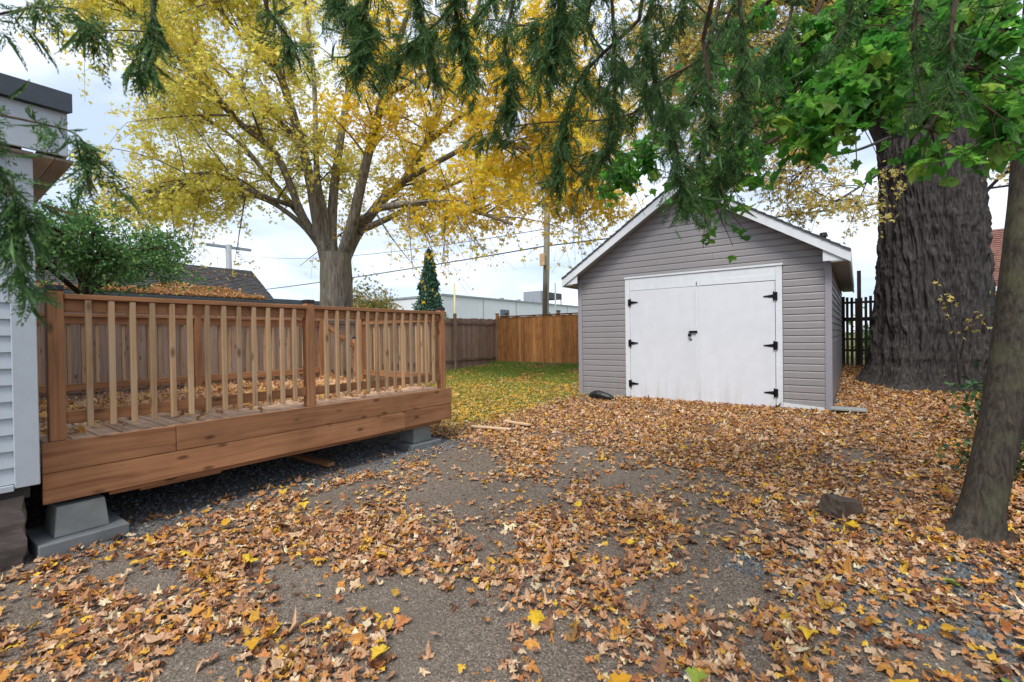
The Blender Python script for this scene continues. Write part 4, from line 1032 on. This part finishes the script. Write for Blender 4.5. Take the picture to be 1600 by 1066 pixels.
rng = np.random.default_rng(5)
yt = empty('yellow_maple_tree', (-12.8, 7.9, .4), 'large maple with yellow autumn leaves behind the grey fence', 'tree')
wmb = MB(); pg, py = [], []
base = np.array([(-12.85, 7.95, .1), (-12.78, 7.92, .7), (-12.70, 7.95, 1.8), (-12.62, 7.93, 2.9), (-12.55, 7.90, 4.1)])
V, F = tube(spline(base, 14), np.interp(np.linspace(0, 1, 14), [0, .12, .4, .75, 1], [.72, .54, .455, .46, .44]), 18)
Vn = V + (fbm(np.arctan2(V[:, 0] + 12.7, V[:, 1] - 7.9) * 5, V[:, 2] * .7, 3, 8)[:, None] - .5) * .1 * np.array([1, 1, 0])
trunk = MB(); trunk.add(Vn, F)
link('trunk', trunk.mesh('trunk', True), M['bark_grey'], yt)
LIMBS = [(0.30,0.05,"g",[(-12.46,8.17,3.93),(-12.27,8.33,4.85),(-11.66,8.54,5.23),(-11.12,8.57,5.35),(-9.31,8.68,5.17),(-7.67,8.66,4.65),(-6.48,8.67,4.15)]),
(0.34,0.06,"g",[(-12.51,8.13,3.88),(-12.32,8.54,4.81),(-12.01,9.29,5.95),(-11.68,9.79,6.54),(-11.24,10.39,7.83),(-10.65,10.86,9.59),(-9.64,11.01,11.33),(-8.98,10.90,12.94)]),
(0.36,0.06,"g",[(-12.58,8.08,3.88),(-11.96,8.06,4.81),(-11.45,8.08,6.05),(-10.84,8.18,7.66),(-10.22,8.17,8.83),(-9.31,8.12,10.16),(-8.73,8.06,11.32)]),
(0.36,0.06,"y",[(-12.77,7.93,3.84),(-12.98,8.04,4.90),(-13.13,8.32,6.75),(-13.06,8.79,9.64),(-12.97,9.13,11.93),(-12.71,9.36,14.23)]),
(0.34,0.06,"y",[(-12.93,7.82,3.88),(-12.92,7.58,4.81),(-12.83,7.17,6.68),(-12.73,6.52,8.56),(-12.66,6.08,9.23),(-12.58,5.66,10.39),(-12.36,5.20,11.47)]),
(0.25,0.05,"y",[(-12.89,7.85,4.23),(-12.98,7.80,5.41),(-13.52,7.91,6.72),(-14.32,8.34,9.87),(-15.07,8.56,12.52),(-15.43,8.57,14.66)]),
(0.24,0.04,"y",[(-13.00,7.76,4.14),(-13.58,7.71,4.94),(-15.10,7.22,6.68),(-15.98,6.82,7.81),(-16.83,6.19,8.66),(-17.99,5.32,9.52)]),
(0.24,0.04,"y",[(-13.00,7.77,4.33),(-13.01,7.14,5.12),(-12.91,6.36,6.64),(-13.13,5.45,7.33),(-13.32,4.45,8.31),(-13.55,3.65,9.07),(-13.63,2.97,9.47)]),
(0.18,0.04,"y",[(-13.00,7.30,6.63),(-13.20,7.15,7.39),(-14.68,6.06,9.21),(-16.03,4.94,10.71),(-16.95,4.13,11.48)]),
(0.15,0.03,"y",[(-14.12,7.44,5.69),(-13.93,6.34,5.75),(-14.11,5.07,6.08),(-14.27,4.32,5.41),(-14.56,3.85,5.35)]),
(0.18,0.03,"y",[(-13.00,7.76,4.20),(-13.54,7.37,5.03),(-14.33,6.78,5.74),(-15.25,6.09,6.03),(-16.12,5.44,6.05),(-16.97,4.79,5.48)]),
(0.20,0.04,"g",[(-12.14,8.42,4.77),(-12.01,9.78,5.55),(-11.73,11.25,6.58),(-10.63,12.72,7.40),(-9.16,13.83,7.60)]),
(0.18,0.04,"g",[(-11.76,9.60,6.39),(-9.96,9.84,6.84),(-8.37,10.04,7.05),(-6.64,10.34,6.35),(-5.28,10.59,5.28)]),
(0.16,0.03,"g",[(-11.24,10.39,7.83),(-9.32,10.59,8.46),(-7.73,11.04,8.51),(-6.24,11.40,7.82),(-5.23,11.65,6.57)]),
(0.14,0.03,"g",[(-10.51,8.19,8.25),(-8.64,8.35,8.37),(-7.07,8.53,8.19),(-5.75,9.02,8.07)]),
(0.14,0.03,"y",[(-12.79,6.48,8.83),(-13.21,5.67,9.65),(-13.44,5.00,10.40),(-13.87,4.44,11.09)]),
(0.12,0.03,"g",[(-9.78,10.48,7.18),(-7.97,9.83,6.70),(-6.44,9.73,6.19),(-5.27,9.60,5.48)])]
for r0, r1, kd, pts in LIMBS:
    L = len(pts); grow(wmb, pg if kd == 'g' else py, pts, r0 * .58, r1 * .75, (25 if r0 > .2 else 21) + (3 if kd == 'g' else 2), 9, 2.5, .95, 21 if kd == 'g' else 22, rng, .3, .10, .09)
link('limbs', wmb.mesh('limbs', True), M['bark_grey'], yt)
def thin_low(P):
    P = np.concatenate(P); return P[(P[:, 2] > 4.5) | (rng.random(len(P)) < .2)]
pg, py = thin_low(pg), thin_low(py)
foliage('golden_foliage', pg, LEAF_CROWN, .07, .13, M['leaf_gold'], yt, rng)
foliage('yellow_green_foliage', py, LEAF_CROWN, .065, .12, M['leaf_lime'], yt, rng)

# old maple: huge furrowed trunk
ot = empty('old_maple_tree', (1.19, 12.7, .4), 'huge old maple trunk with deeply furrowed bark right of the garage', 'tree')
nt, nz_ = 460, 230
zz = np.linspace(.1, 7.4, nz_); th = np.linspace(0, 2 * np.pi, nt, endpoint=False)
TH, ZZ = np.meshgrid(th, zz)
rad = np.interp(zz, [.1, .45, .8, 1.3, 2.5, 4.2, 5.6, 6.4, 7.4], [1.30, 1.06, .94, .87, .81, .78, .78, .79, .7])
def per(TH, Z, fu, fz, seed):
    """noise around the trunk without a seam"""
    return fbm(np.cos(TH) * fu + 50 + Z * fz * .5, np.sin(TH) * fu + 50 + Z * fz, 3, seed)
lobes = .10 * np.cos(TH * 3 + .6 + .15 * ZZ) + .05 * np.cos(TH * 5 + 2) + .25 * (per(TH, ZZ, 1.6, .35, 4) - .5)
flare = np.exp(-(ZZ - .1) / .40) * .28 * np.clip(np.cos(TH * 5 + 1.1), 0, 1)
tw = TH + .06 * np.sin(ZZ * 1.1) + .10 * (per(TH, ZZ, 2.5, 1.2, 17) - .5)
kf = 22 / 6.283
def ridged(f, fz, seed):
    a = tw * f; zf = ZZ * fz; P_ = int(round(f * 2 * np.pi))
    xi = np.mod(a, P_); lo = vnoise(xi, zf, seed); 
    edge = np.clip((P_ - xi), 0, 1); lo = lo * np.clip(edge, 0, 1) + vnoise(xi - P_, zf, seed) * (1 - np.clip(edge, 0, 1))
    return 1 - np.abs(2 * lo - 1)
fur = ridged(58 / 6.283, 1.5, 61) * .5 + ridged(113 / 6.283, 3.6, 62) * .32 + ridged(210 / 6.283, 9, 63) * .18
RR = rad[:, None] * (1 + lobes * .75) + flare + (fur ** 1.5 - .4) * .145
ax_ = 1.13 + .03 * np.sin(zz * .8); ay_ = 12.7 + 0 * zz
V = np.stack([ax_[:, None] + RR * np.sin(TH), ay_[:, None] + RR * np.cos(TH), ZZ + gz(1.19, 12.7) * 0], -1).reshape(-1, 3)
i = np.arange(nz_ - 1)[:, None] * nt; j = np.arange(nt)[None]; j2 = (j + 1) % nt
F = np.stack([i + j, i + nt + j, i + nt + j2, i + j2], -1).reshape(-1, 4)
link('trunk', np_mesh('trunk', V, F, True), M['bark_old_shaded'], ot)
wmb = MB(); po = []
for r0, r1, pts in [(0.55,0.20,[(0.85,12.52,5.48),(0.43,12.03,6.26),(-0.03,11.31,6.74),(-0.36,10.57,7.48),(-0.61,9.89,8.34),(-0.76,9.54,9.74)]),
(0.75,0.30,[(1.07,12.75,5.69),(0.94,12.93,7.68),(0.82,13.24,9.82),(0.74,13.59,12.65)]),
(0.70,0.25,[(1.55,13.11,5.68),(1.82,13.34,7.53),(2.18,13.51,9.29),(2.63,13.75,11.53)])]:
    grow(wmb, po, pts, r0, r1, 26, 8, 3.0, .9, 22, rng, .45)
for r0, pts in [(0.06,[(0.07,11.39,7.12),(-0.84,10.20,7.00),(-1.71,9.04,6.48),(-2.56,8.14,5.87)]),
(0.06,[(-0.36,10.57,7.60),(-1.25,9.40,7.39),(-2.11,8.49,6.98),(-2.93,7.62,6.53)]),
(0.05,[(-0.08,11.27,6.87),(-0.80,10.98,6.49),(-1.66,10.58,6.22),(-2.55,10.15,5.80)]),
(0.03,[(0.59,11.38,4.74),(0.30,10.66,4.34),(-0.08,9.98,3.93),(-0.47,9.44,3.61)]),
(0.03,[(0.50,11.31,5.17),(0.01,10.31,4.74),(-0.52,9.54,4.46),(-0.94,8.97,3.97)]),
(0.04,[(1.95,13.02,4.13),(2.21,12.97,4.45),(2.46,12.91,4.65),(2.88,12.98,4.90)]),
(0.03,[(0.02,11.35,6.62),(-0.56,10.40,5.68),(-0.92,9.86,5.01),(-1.09,9.48,4.24)]),
(0.03,[(-0.36,10.57,7.36),(-1.08,9.51,5.95),(-1.41,9.00,5.18),(-1.68,8.79,4.63)]),
(0.02,[(2.01,13.08,5.16),(2.31,13.06,5.26),(2.56,12.99,5.05)])]:
    big_ = r0 > .045; grow(wmb, po, pts, r0, .012, 34 if big_ else 14, 7 if big_ else 5, 1.5 if big_ else .9, .7 if big_ else .45, 16 if big_ else 9, rng, .15 if big_ else .35, .12, .08)
for pts in [[(1.41,11.62,4.61),(1.26,11.38,4.87),(1.15,11.17,4.66)],
[(0.95,11.28,5.50),(1.13,11.17,5.69),(1.19,11.09,5.86)],
[(1.46,11.48,0.53),(1.34,11.15,1.46),(1.22,10.95,2.02),(1.15,10.90,2.30)],
[(1.47,11.49,0.99),(1.52,11.29,1.45),(1.64,11.25,1.68),(1.79,11.25,1.61)]]:
    V, F = tube(spline(pts, 10), np.linspace(.012, .004, 10), 5); wmb.add(V, F); P = spline(pts, 26)[8:]
    po.append(P[rng.integers(0, len(P), 15)] + rng.normal(0, .06, (15, 3)))
link('limbs', wmb.mesh('limbs', True), M['bark_old_shaded'], ot)
foliage('pale_foliage', po, LEAF_CROWN, .05, .085, M['leaf_pale'], ot, rng)

# leaning green maple near the right edge
mt = empty('leaning_maple_tree', (.67, 4.51, 0), 'slim leaning maple with large green leaves at the right edge', 'tree')
P = spline([(0.66,4.67,0.02),(0.73,4.72,0.36),(0.83,4.81,0.92),(0.93,4.94,1.66),(1.02,5.07,2.52),(1.09,5.20,3.41),(1.18,5.37,4.54),(1.24,5.49,5.28),(1.28,5.66,6.72)], 60)
P[:, 2] -= .05
rad = np.interp(np.linspace(0, 1, 60), [0, .03, .08, .15, .4, .8, 1], [.22, .150, .126, .118, .112, .100, .09])
V, F = tube(P, rad, 28)
ang = np.tile(np.arange(28) * 2 * np.pi / 28, 60); ti = np.repeat(np.arange(60), 28)
c = np.repeat(P, 28, 0); flr = np.exp(-ti / 2.6)[:, None] * np.clip(np.cos(ang * 3 + .5), -.3, 1)[:, None] * .32
V = c + (V - c) * (1 + flr + .10 * (fbm(ang * 2.0, ti * .25, 3, 3)[:, None] - .5))
link('trunk', np_mesh('trunk', V, F, True), M['bark_young_shaded'], mt)
wmb = MB(); lp, lr = [], []
for pts in [[(1.14,5.34,4.54),(0.59,4.48,3.51),(0.22,4.07,3.28),(-0.13,3.80,3.03),(-0.48,3.54,2.78),(-0.72,3.35,2.59)],
[(1.18,5.32,4.98),(0.40,4.34,4.03),(0.03,3.93,3.71),(-0.27,3.58,3.39),(-0.55,3.49,3.19)],
[(1.13,5.15,4.64),(0.44,3.36,3.43),(0.20,2.92,2.90),(-0.02,2.63,2.64),(-0.12,2.49,2.48),(-0.17,2.39,2.38)],
[(1.14,5.28,4.59),(0.76,3.85,3.54),(0.57,3.33,2.99),(0.40,3.07,2.74),(0.28,2.98,2.47)],
[(1.10,5.24,4.01),(0.83,4.03,3.17),(0.67,3.53,2.72),(0.54,3.30,2.48)],
[(1.22,5.47,5.18),(-0.14,4.31,4.42),(-0.79,4.19,3.94),(-1.25,3.96,3.36),(-1.47,3.79,2.98),(-1.69,3.63,2.80)],
[(1.22,5.47,5.18),(0.05,4.59,4.60),(-0.43,4.20,3.45),(-0.80,3.92,2.91),(-0.94,3.81,2.61)],
[(1.16,5.30,4.88),(0.76,4.61,4.15),(0.22,4.07,3.69),(-0.13,3.81,3.48),(-0.37,3.62,3.18)],
[(1.14,5.28,4.74),(0.69,4.05,3.59),(0.44,3.86,3.40),(0.19,3.68,3.36)],
[(1.14,5.28,4.49),(0.74,4.34,3.61),(0.37,4.06,3.37),(0.11,3.85,3.04),(-0.03,3.75,2.83)]]:
    Q = spline(pts, 30); V, F = tube(Q, np.linspace(.03, .006, 30), 7); wmb.add(V, F)
    T = np.gradient(Q, axis=0); T /= np.linalg.norm(T, axis=1)[:, None]
    for _ in range(64 if pts[-1][0] < -.5 else 46):
        i = int(rng.uniform(.30, 1) * 29.9); d = T[i] * .5 + rng.normal(0, .6, 3); d /= np.linalg.norm(d); l = rng.uniform(.10, .42) * (.45 if abs(pts[-1][0]) < .9 and np.linalg.norm(np.array(pts[-1]) - np.array(CAMP)) < 2.6 else 1)
        s = np.linspace(0, 1, 5)[:, None] * l; W = Q[i] + d * s - np.array([0, 0, .5]) * s ** 2
        V, F = tube(W, np.linspace(.005, .002, 5), 4); wmb.add(V, F)
        for k in range(rng.integers(3, 7)):
            w = W[rng.integers(1, 5)]; lp.append(w + rng.normal(0, .035, 3) - np.array([0, 0, .02]))
link('branches', wmb.mesh('branches', True), M['bark_twig'], mt)
lp = np.array(lp); n = len(lp)
dist = np.linalg.norm(lp - np.array(CAMP), axis=1); lp = lp[dist > 1.15]; n = len(lp)
R = rots(rng.uniform(0, 6.28, n), rng.normal(-.55, .35, n), rng.normal(0, .4, n)); s = rng.uniform(.055, .095, n)
u, v, d = to_pix(lp); sc_ = np.where((u > 5) & (u < 1595) & (v > 5) & (v < 1060), s / np.maximum(d, .3), 0)
big = np.zeros(n, bool); big[np.argsort(-sc_)[:298]] = True
o = link('foliage', scatter(LEAF_FLAT, lp[~big], R[~big], s[~big]).mesh('foliage'), M['leaf_green'], mt); o['kind'] = 'stuff'
gm = [np_mesh('leaf', *t) for t in LEAF_FLAT]
for me in gm: me.materials.append(M['leaf_green'])
for j, i in enumerate(np.nonzero(big)[0]):
    o = link('leaf', gm[j % 5], None, mt, lp[i], Matrix(R[i].tolist()).to_euler()); o.scale = (s[i], s[i], s[i])

# cedar whose boughs hang over the view; its trunk stands just behind the camera
CX, CY = 1.25, -1.35
ct = empty('cedar_tree', (CX, CY, 0), 'dark green cedar whose drooping boughs hang across the top of the view', 'tree')
V, F = tube(spline([(CX, CY, -.1), (CX, CY, 2), (CX - .03, CY, 5), (CX, CY, 9)], 20), np.linspace(.26, .07, 20), 14); link('trunk', np_mesh('trunk', V, F, True), M['bark_cedar'], ct)
def cedar_spray(seed):
    """flat feathery spray, unit length along +y"""
    r = np.random.default_rng(seed); V, F = [], []
    def sl(a, b_, w):
        d = b_ - a; pr = np.array([-d[1], d[0]]); pr = pr / (np.linalg.norm(pr) + 1e-9) * w; k = len(V); m = a + d * .5
        V.extend([(*a, 0), (*(m + pr), .004), (*b_, -.01), (*(m - pr), .004)]); F.extend([(k, k + 1, k + 2), (k, k + 2, k + 3)])
    sl(np.array([0., 0.]), np.array([0., 1.]), .010)
    for i in range(11):
        t = .08 + .085 * i; s = 1 if i % 2 else -1; L = (.46 * (1 - t * .75)) * r.uniform(.7, 1.1); a = math.radians(38 + r.normal(0, 6)) * s
        p = np.array([0, t]); d = np.array([math.sin(a), math.cos(a)]); sl(p, p + d * L, .018)
        for j in range(3):
            q = p + d * L * (.3 + .22 * j); b_ = a + s * math.radians(32) * (1 if j % 2 else -1); sl(q, q + np.array([math.sin(b_), math.cos(b_)]) * L * r.uniform(.3, .5), .019)
    V = np.array(V); V[:, 2] += -.35 * V[:, 1] ** 2 - .3 * V[:, 0] ** 2 + r.normal(0, .012, len(V))
    return V.astype(np.float32), np.array(F)
SPRAY = [cedar_spray(i) for i in range(8)]
sp_pos, sp_dir = [], []
for bi, pts in enumerate([[(-0.49,2.41,3.31),(-0.60,2.45,2.93),(-0.81,2.41,2.82),(-1.01,2.39,2.69),(-1.52,2.25,2.75),(-1.93,2.19,2.76)],
[(-0.39,2.10,3.01),(-0.39,2.22,2.62),(-0.42,2.20,2.39),(-0.49,2.21,2.19)],
[(-0.79,1.93,3.18),(-1.07,1.97,3.05),(-1.35,2.00,3.12),(-1.67,2.02,3.30)],
[(-1.41,1.71,3.36),(-1.70,1.74,3.20),(-1.94,1.69,3.10),(-2.13,1.67,3.05)],
[(-1.64,1.29,3.20),(-1.80,1.29,2.96),(-1.82,1.28,2.79)],
[(-1.60,0.82,2.86),(-1.64,0.78,2.68),(-1.64,0.84,2.61),(-1.60,0.87,2.54)],
[(-0.91,1.58,3.02),(-0.99,1.65,2.76),(-1.01,1.63,2.63)],
[(-0.54,1.74,2.93),(-0.66,1.77,2.66),(-0.61,1.93,2.35),(-0.58,2.01,2.10)],
[(-0.21,2.62,3.34),(-0.26,2.57,2.97),(-0.38,2.61,2.85)],
[(0.20,2.17,2.83),(0.16,2.14,2.56),(0.18,2.15,2.32)],
[(0.29,2.11,2.74),(0.25,2.08,2.49),(0.26,2.09,2.31)],
[(-1.58,0.45,2.58),(-1.59,0.44,2.41),(-1.62,0.42,2.31)],
[(-2.01,0.13,2.42),(-1.86,0.24,2.45),(-1.76,0.31,2.44),(-1.72,0.34,2.38)],
[(-1.88,0.09,2.12),(-1.78,0.23,2.10),(-1.69,0.30,2.06),(-1.67,0.31,1.97)],
[(-1.75,0.07,1.99),(-1.64,0.15,1.91),(-1.61,0.17,1.80),(-1.61,0.17,1.68)],
[(-1.70,1.75,3.46),(-1.65,1.78,3.10),(-1.61,1.81,2.89)],
[(-1.49,2.15,3.62),(-1.58,2.08,3.19),(-1.56,2.10,2.93),(-1.59,2.08,2.79)],
[(-0.90,1.97,3.21),(-0.92,2.07,2.80),(-0.99,2.14,2.47),(-1.09,2.19,2.45)],
[(-0.83,2.15,3.01),(-1.12,2.05,2.76),(-1.22,2.09,2.52),(-1.25,2.07,2.35)],
[(-0.56,2.23,2.85),(-0.53,2.24,2.50),(-0.58,2.20,2.30)],
[(-2.09,1.83,3.71),(-2.11,1.94,3.40),(-2.12,2.05,3.15)],
[(-1.36,2.51,3.78),(-1.32,2.66,3.37),(-1.13,2.93,3.18),(-1.00,3.02,2.93)],
[(-0.04,3.00,3.50),(-0.02,3.01,3.17),(-0.13,2.93,2.97)],
[(-1.54,2.50,3.86),(-1.53,2.63,3.53),(-1.51,2.77,3.29),(-1.30,2.92,3.03)],
[(-0.80,2.93,3.77),(-0.90,2.98,3.49),(-1.09,2.95,3.31),(-1.37,2.87,3.20)],
[(-1.13,3.19,4.10),(-0.84,3.40,3.74),(-0.63,3.55,3.46),(-0.51,3.77,3.39)],
[(-1.86,2.39,3.95),(-1.99,2.41,3.73),(-2.27,2.32,3.58),(-2.45,2.19,3.50)],
[(-0.45,2.94,3.60),(-0.65,2.91,3.24),(-0.80,2.92,2.95),(-0.90,2.84,2.72)],
[(-2.23,1.35,3.54),(-2.24,1.46,3.31),(-2.19,1.63,3.27)]]):
    p0 = np.array(pts[0]); st = np.array([CX, CY, min(8.5, max(3.2, p0[2] + .6))])
    mid_ = st * .4 + p0 * .6 + np.array([0, 0, .25])
    Q = np.concatenate([spline([st, mid_, p0], 9)[:-1], spline(pts, 22)])
    V, F = tube(Q, np.concatenate([np.linspace(.03, .010, 8), np.linspace(.010, .003, 22)]) * (.4 if bi in (12, 13, 14) else 1), 6)
    link('bough', np_mesh('bough', V, F, True), M['bark_cedar'], ct)
    T = np.gradient(Q, axis=0); T /= np.linalg.norm(T, axis=1)[:, None]
    thin = bi in (5, 9, 10, 11, 12, 13, 14)
    for _ in range(44 if bi == 14 else 20 if thin else 46 if bi in (8, 22, 19) else 100):
        i = rng.integers(10, 30); d = T[i] * .7 + rng.normal(0, .45, 3) + np.array([0, 0, -.35]); d /= np.linalg.norm(d); l = rng.uniform(.04, .10 if thin else .21)
        s_ = np.linspace(0, 1, 5)[:, None] * l; W = Q[i] + d * s_ - np.array([0, 0, .5]) * s_ ** 2
        for k in range(rng.integers(2, 5)):
            a = rng.integers(0, 5); sp_pos.append(W[a]); e = d * .7 + rng.normal(0, .35, 3) + np.array([0, 0, -.55]); sp_dir.append(e / np.linalg.norm(e))
sp_pos, sp_dir = np.array(sp_pos), np.array(sp_dir)
k_ = np.linalg.norm(sp_pos - np.array(CAMP), axis=1) > .85; sp_pos, sp_dir = sp_pos[k_], sp_dir[k_]
n = len(sp_pos)
rv = rng.normal(0, 1, (n, 3)); xv = np.cross(sp_dir, rv); xv /= np.linalg.norm(xv, axis=1)[:, None]; zv = np.cross(xv, sp_dir)
R = np.stack([xv, sp_dir, zv], -1)
o = link('foliage', scatter(SPRAY, sp_pos, R, rng.uniform(.05, .105, n)).mesh('foliage'), M['leaf_cedar'], ct); o['kind'] = 'stuff'

# small green tree behind the left end of the deck
at = empty('apple_tree', (-12.9, 2.3, .3), 'small bushy green tree behind the left end of the deck', 'tree')
wmb = MB(); pa = []
V, F = tube(spline([(-12.9, 2.3, .2), (-12.87, 2.33, 1.6), (-12.85, 2.31, 3.0)], 8), np.linspace(.17, .11, 8), 10); link('trunk', np_mesh('trunk', V, F, True), M['bark_twig'], at)
for k in range(15):
    a = k * 2.4 + rng.uniform(-.3, .3); e = rng.uniform(.15, 1.0); L = rng.uniform(1.3, 2.15); d = np.array([math.cos(a) * math.cos(e), math.sin(a) * math.cos(e), math.sin(e)])
    p = np.array([-12.85, 2.31, 2.3 + .07 * k]); grow(wmb, pa, [p, p + d * L * .5 + [0, 0, .1], p + d * L + [0, 0, -.05]], .06, .015, 9, 6, .95, .5, 16, rng, .3, .12, .07)
link('limbs', wmb.mesh('limbs', True), M['bark_twig'], at)
foliage('foliage', pa, LEAF_OVAL, .06, .11, M['leaf_apple'], at, rng)
# conifer cone
cf = empty('conical_conifer', (-18.6, 17.3, .4), 'narrow conical dark conifer in front of the white building', 'tree')
V, F = tube([(-18.6, 17.3, .3), (-18.6, 17.3, 6.0)], [.14, .03], 8); link('trunk', np_mesh('trunk', V, F), M['bark_twig'], cf)
n = 12000; t = rng.random(n) ** .72; a = rng.uniform(0, 6.28, n); rr = (1 - t) ** .85 * 1.12 * (1 + .95 * (fbm(np.cos(a) * 2.5 + 9 + t * 6, np.sin(a) * 2.5 + t * 11, 2, 6) - .5)) * rng.uniform(.72, 1.04, n) + .03
foliage('foliage', np.stack([-18.6 + rr * np.cos(a), 17.3 + rr * np.sin(a), .5 + t * 5.75], -1), LEAF_OVAL, .10, .2, M['leaf_conifer'], cf, rng)
def bush(name, x, y, z, rx, rz, n, T, s0, s1, mat, label, stems=9):
    e = empty(name, (x, y, float(gz(x, y))), label, 'bush'); mb = MB(); P = []
    for k in range(stems):
        a = rng.uniform(0, 6.28); w = rng.uniform(.3, .85); tip = np.array([x + math.cos(a) * rx * w, y + math.sin(a) * rx * w, z + rz * rng.uniform(.35, .95)])
        Q = spline([(x, y, z - .05), ((x + tip[0]) / 2, (y + tip[1]) / 2, z + (tip[2] - z) * .65), tip], 8); V, F = tube(Q, np.linspace(.02, .005, 8), 5); mb.add(V, F)
        m = n // stems; c = Q[rng.integers(3, 8, m)]; P.append(c + rng.normal(0, 1, (m, 3)) * np.array([rx, rx, rz * .8]) * .22)
    link('stems', mb.mesh('stems'), M['bark_twig'], e); P = np.concatenate(P); P[:, 2] = np.maximum(P[:, 2], z + .02)
    foliage('foliage', P, T, s0, s1, mat, e, rng)
bush('autumn_bush', -25.5, 18.4, .5, 2.4, 4.0, 4200, LEAF_CROWN, .12, .22, M['leaf_bush'], 'round orange green tree top left of the white building', 14)
bush('evergreen_shrub', 1.55, 7.9, .22, .62, .75, 900, LEAF_OVAL, .05, .10, M['leaf_shrub'], 'low dark green shrub at the foot of the dark fence behind the leaning tree', 12)
bush('evergreen_shrub', 1.05, 6.3, .12, .45, .38, 420, LEAF_OVAL, .04, .085, M['leaf_shrub'], 'smaller sprawling dark green shrub nearer the leaning trunk', 9)
bush('evergreen_shrub', 1.75, 5.6, .1, .45, .5, 420, LEAF_OVAL, .04, .085, M['leaf_shrub'], 'dark green shrub half hidden at the right of the leaning trunk', 9)
bush('ivy_bush', 2.3, 10.6, .3, .6, 1.6, 1500, LEAF_OVAL, .05, .10, M['leaf_shrub'], 'dark ivy like bush against the old fence beside the huge trunk', 12)
bush('lime_bush', 5.2, 25.0, .5, 1.0, 2.9, 1200, LEAF_CROWN, .10, .16, M['leaf_apple'], 'bright green bush in front of the red roofed house', 10)
bush('hedge_bush', .6, 19.5, .5, 1.2, 1.2, 1400, LEAF_CROWN, .10, .16, M['leaf_apple'], 'green bush glimpsed through the picket gate', 10)
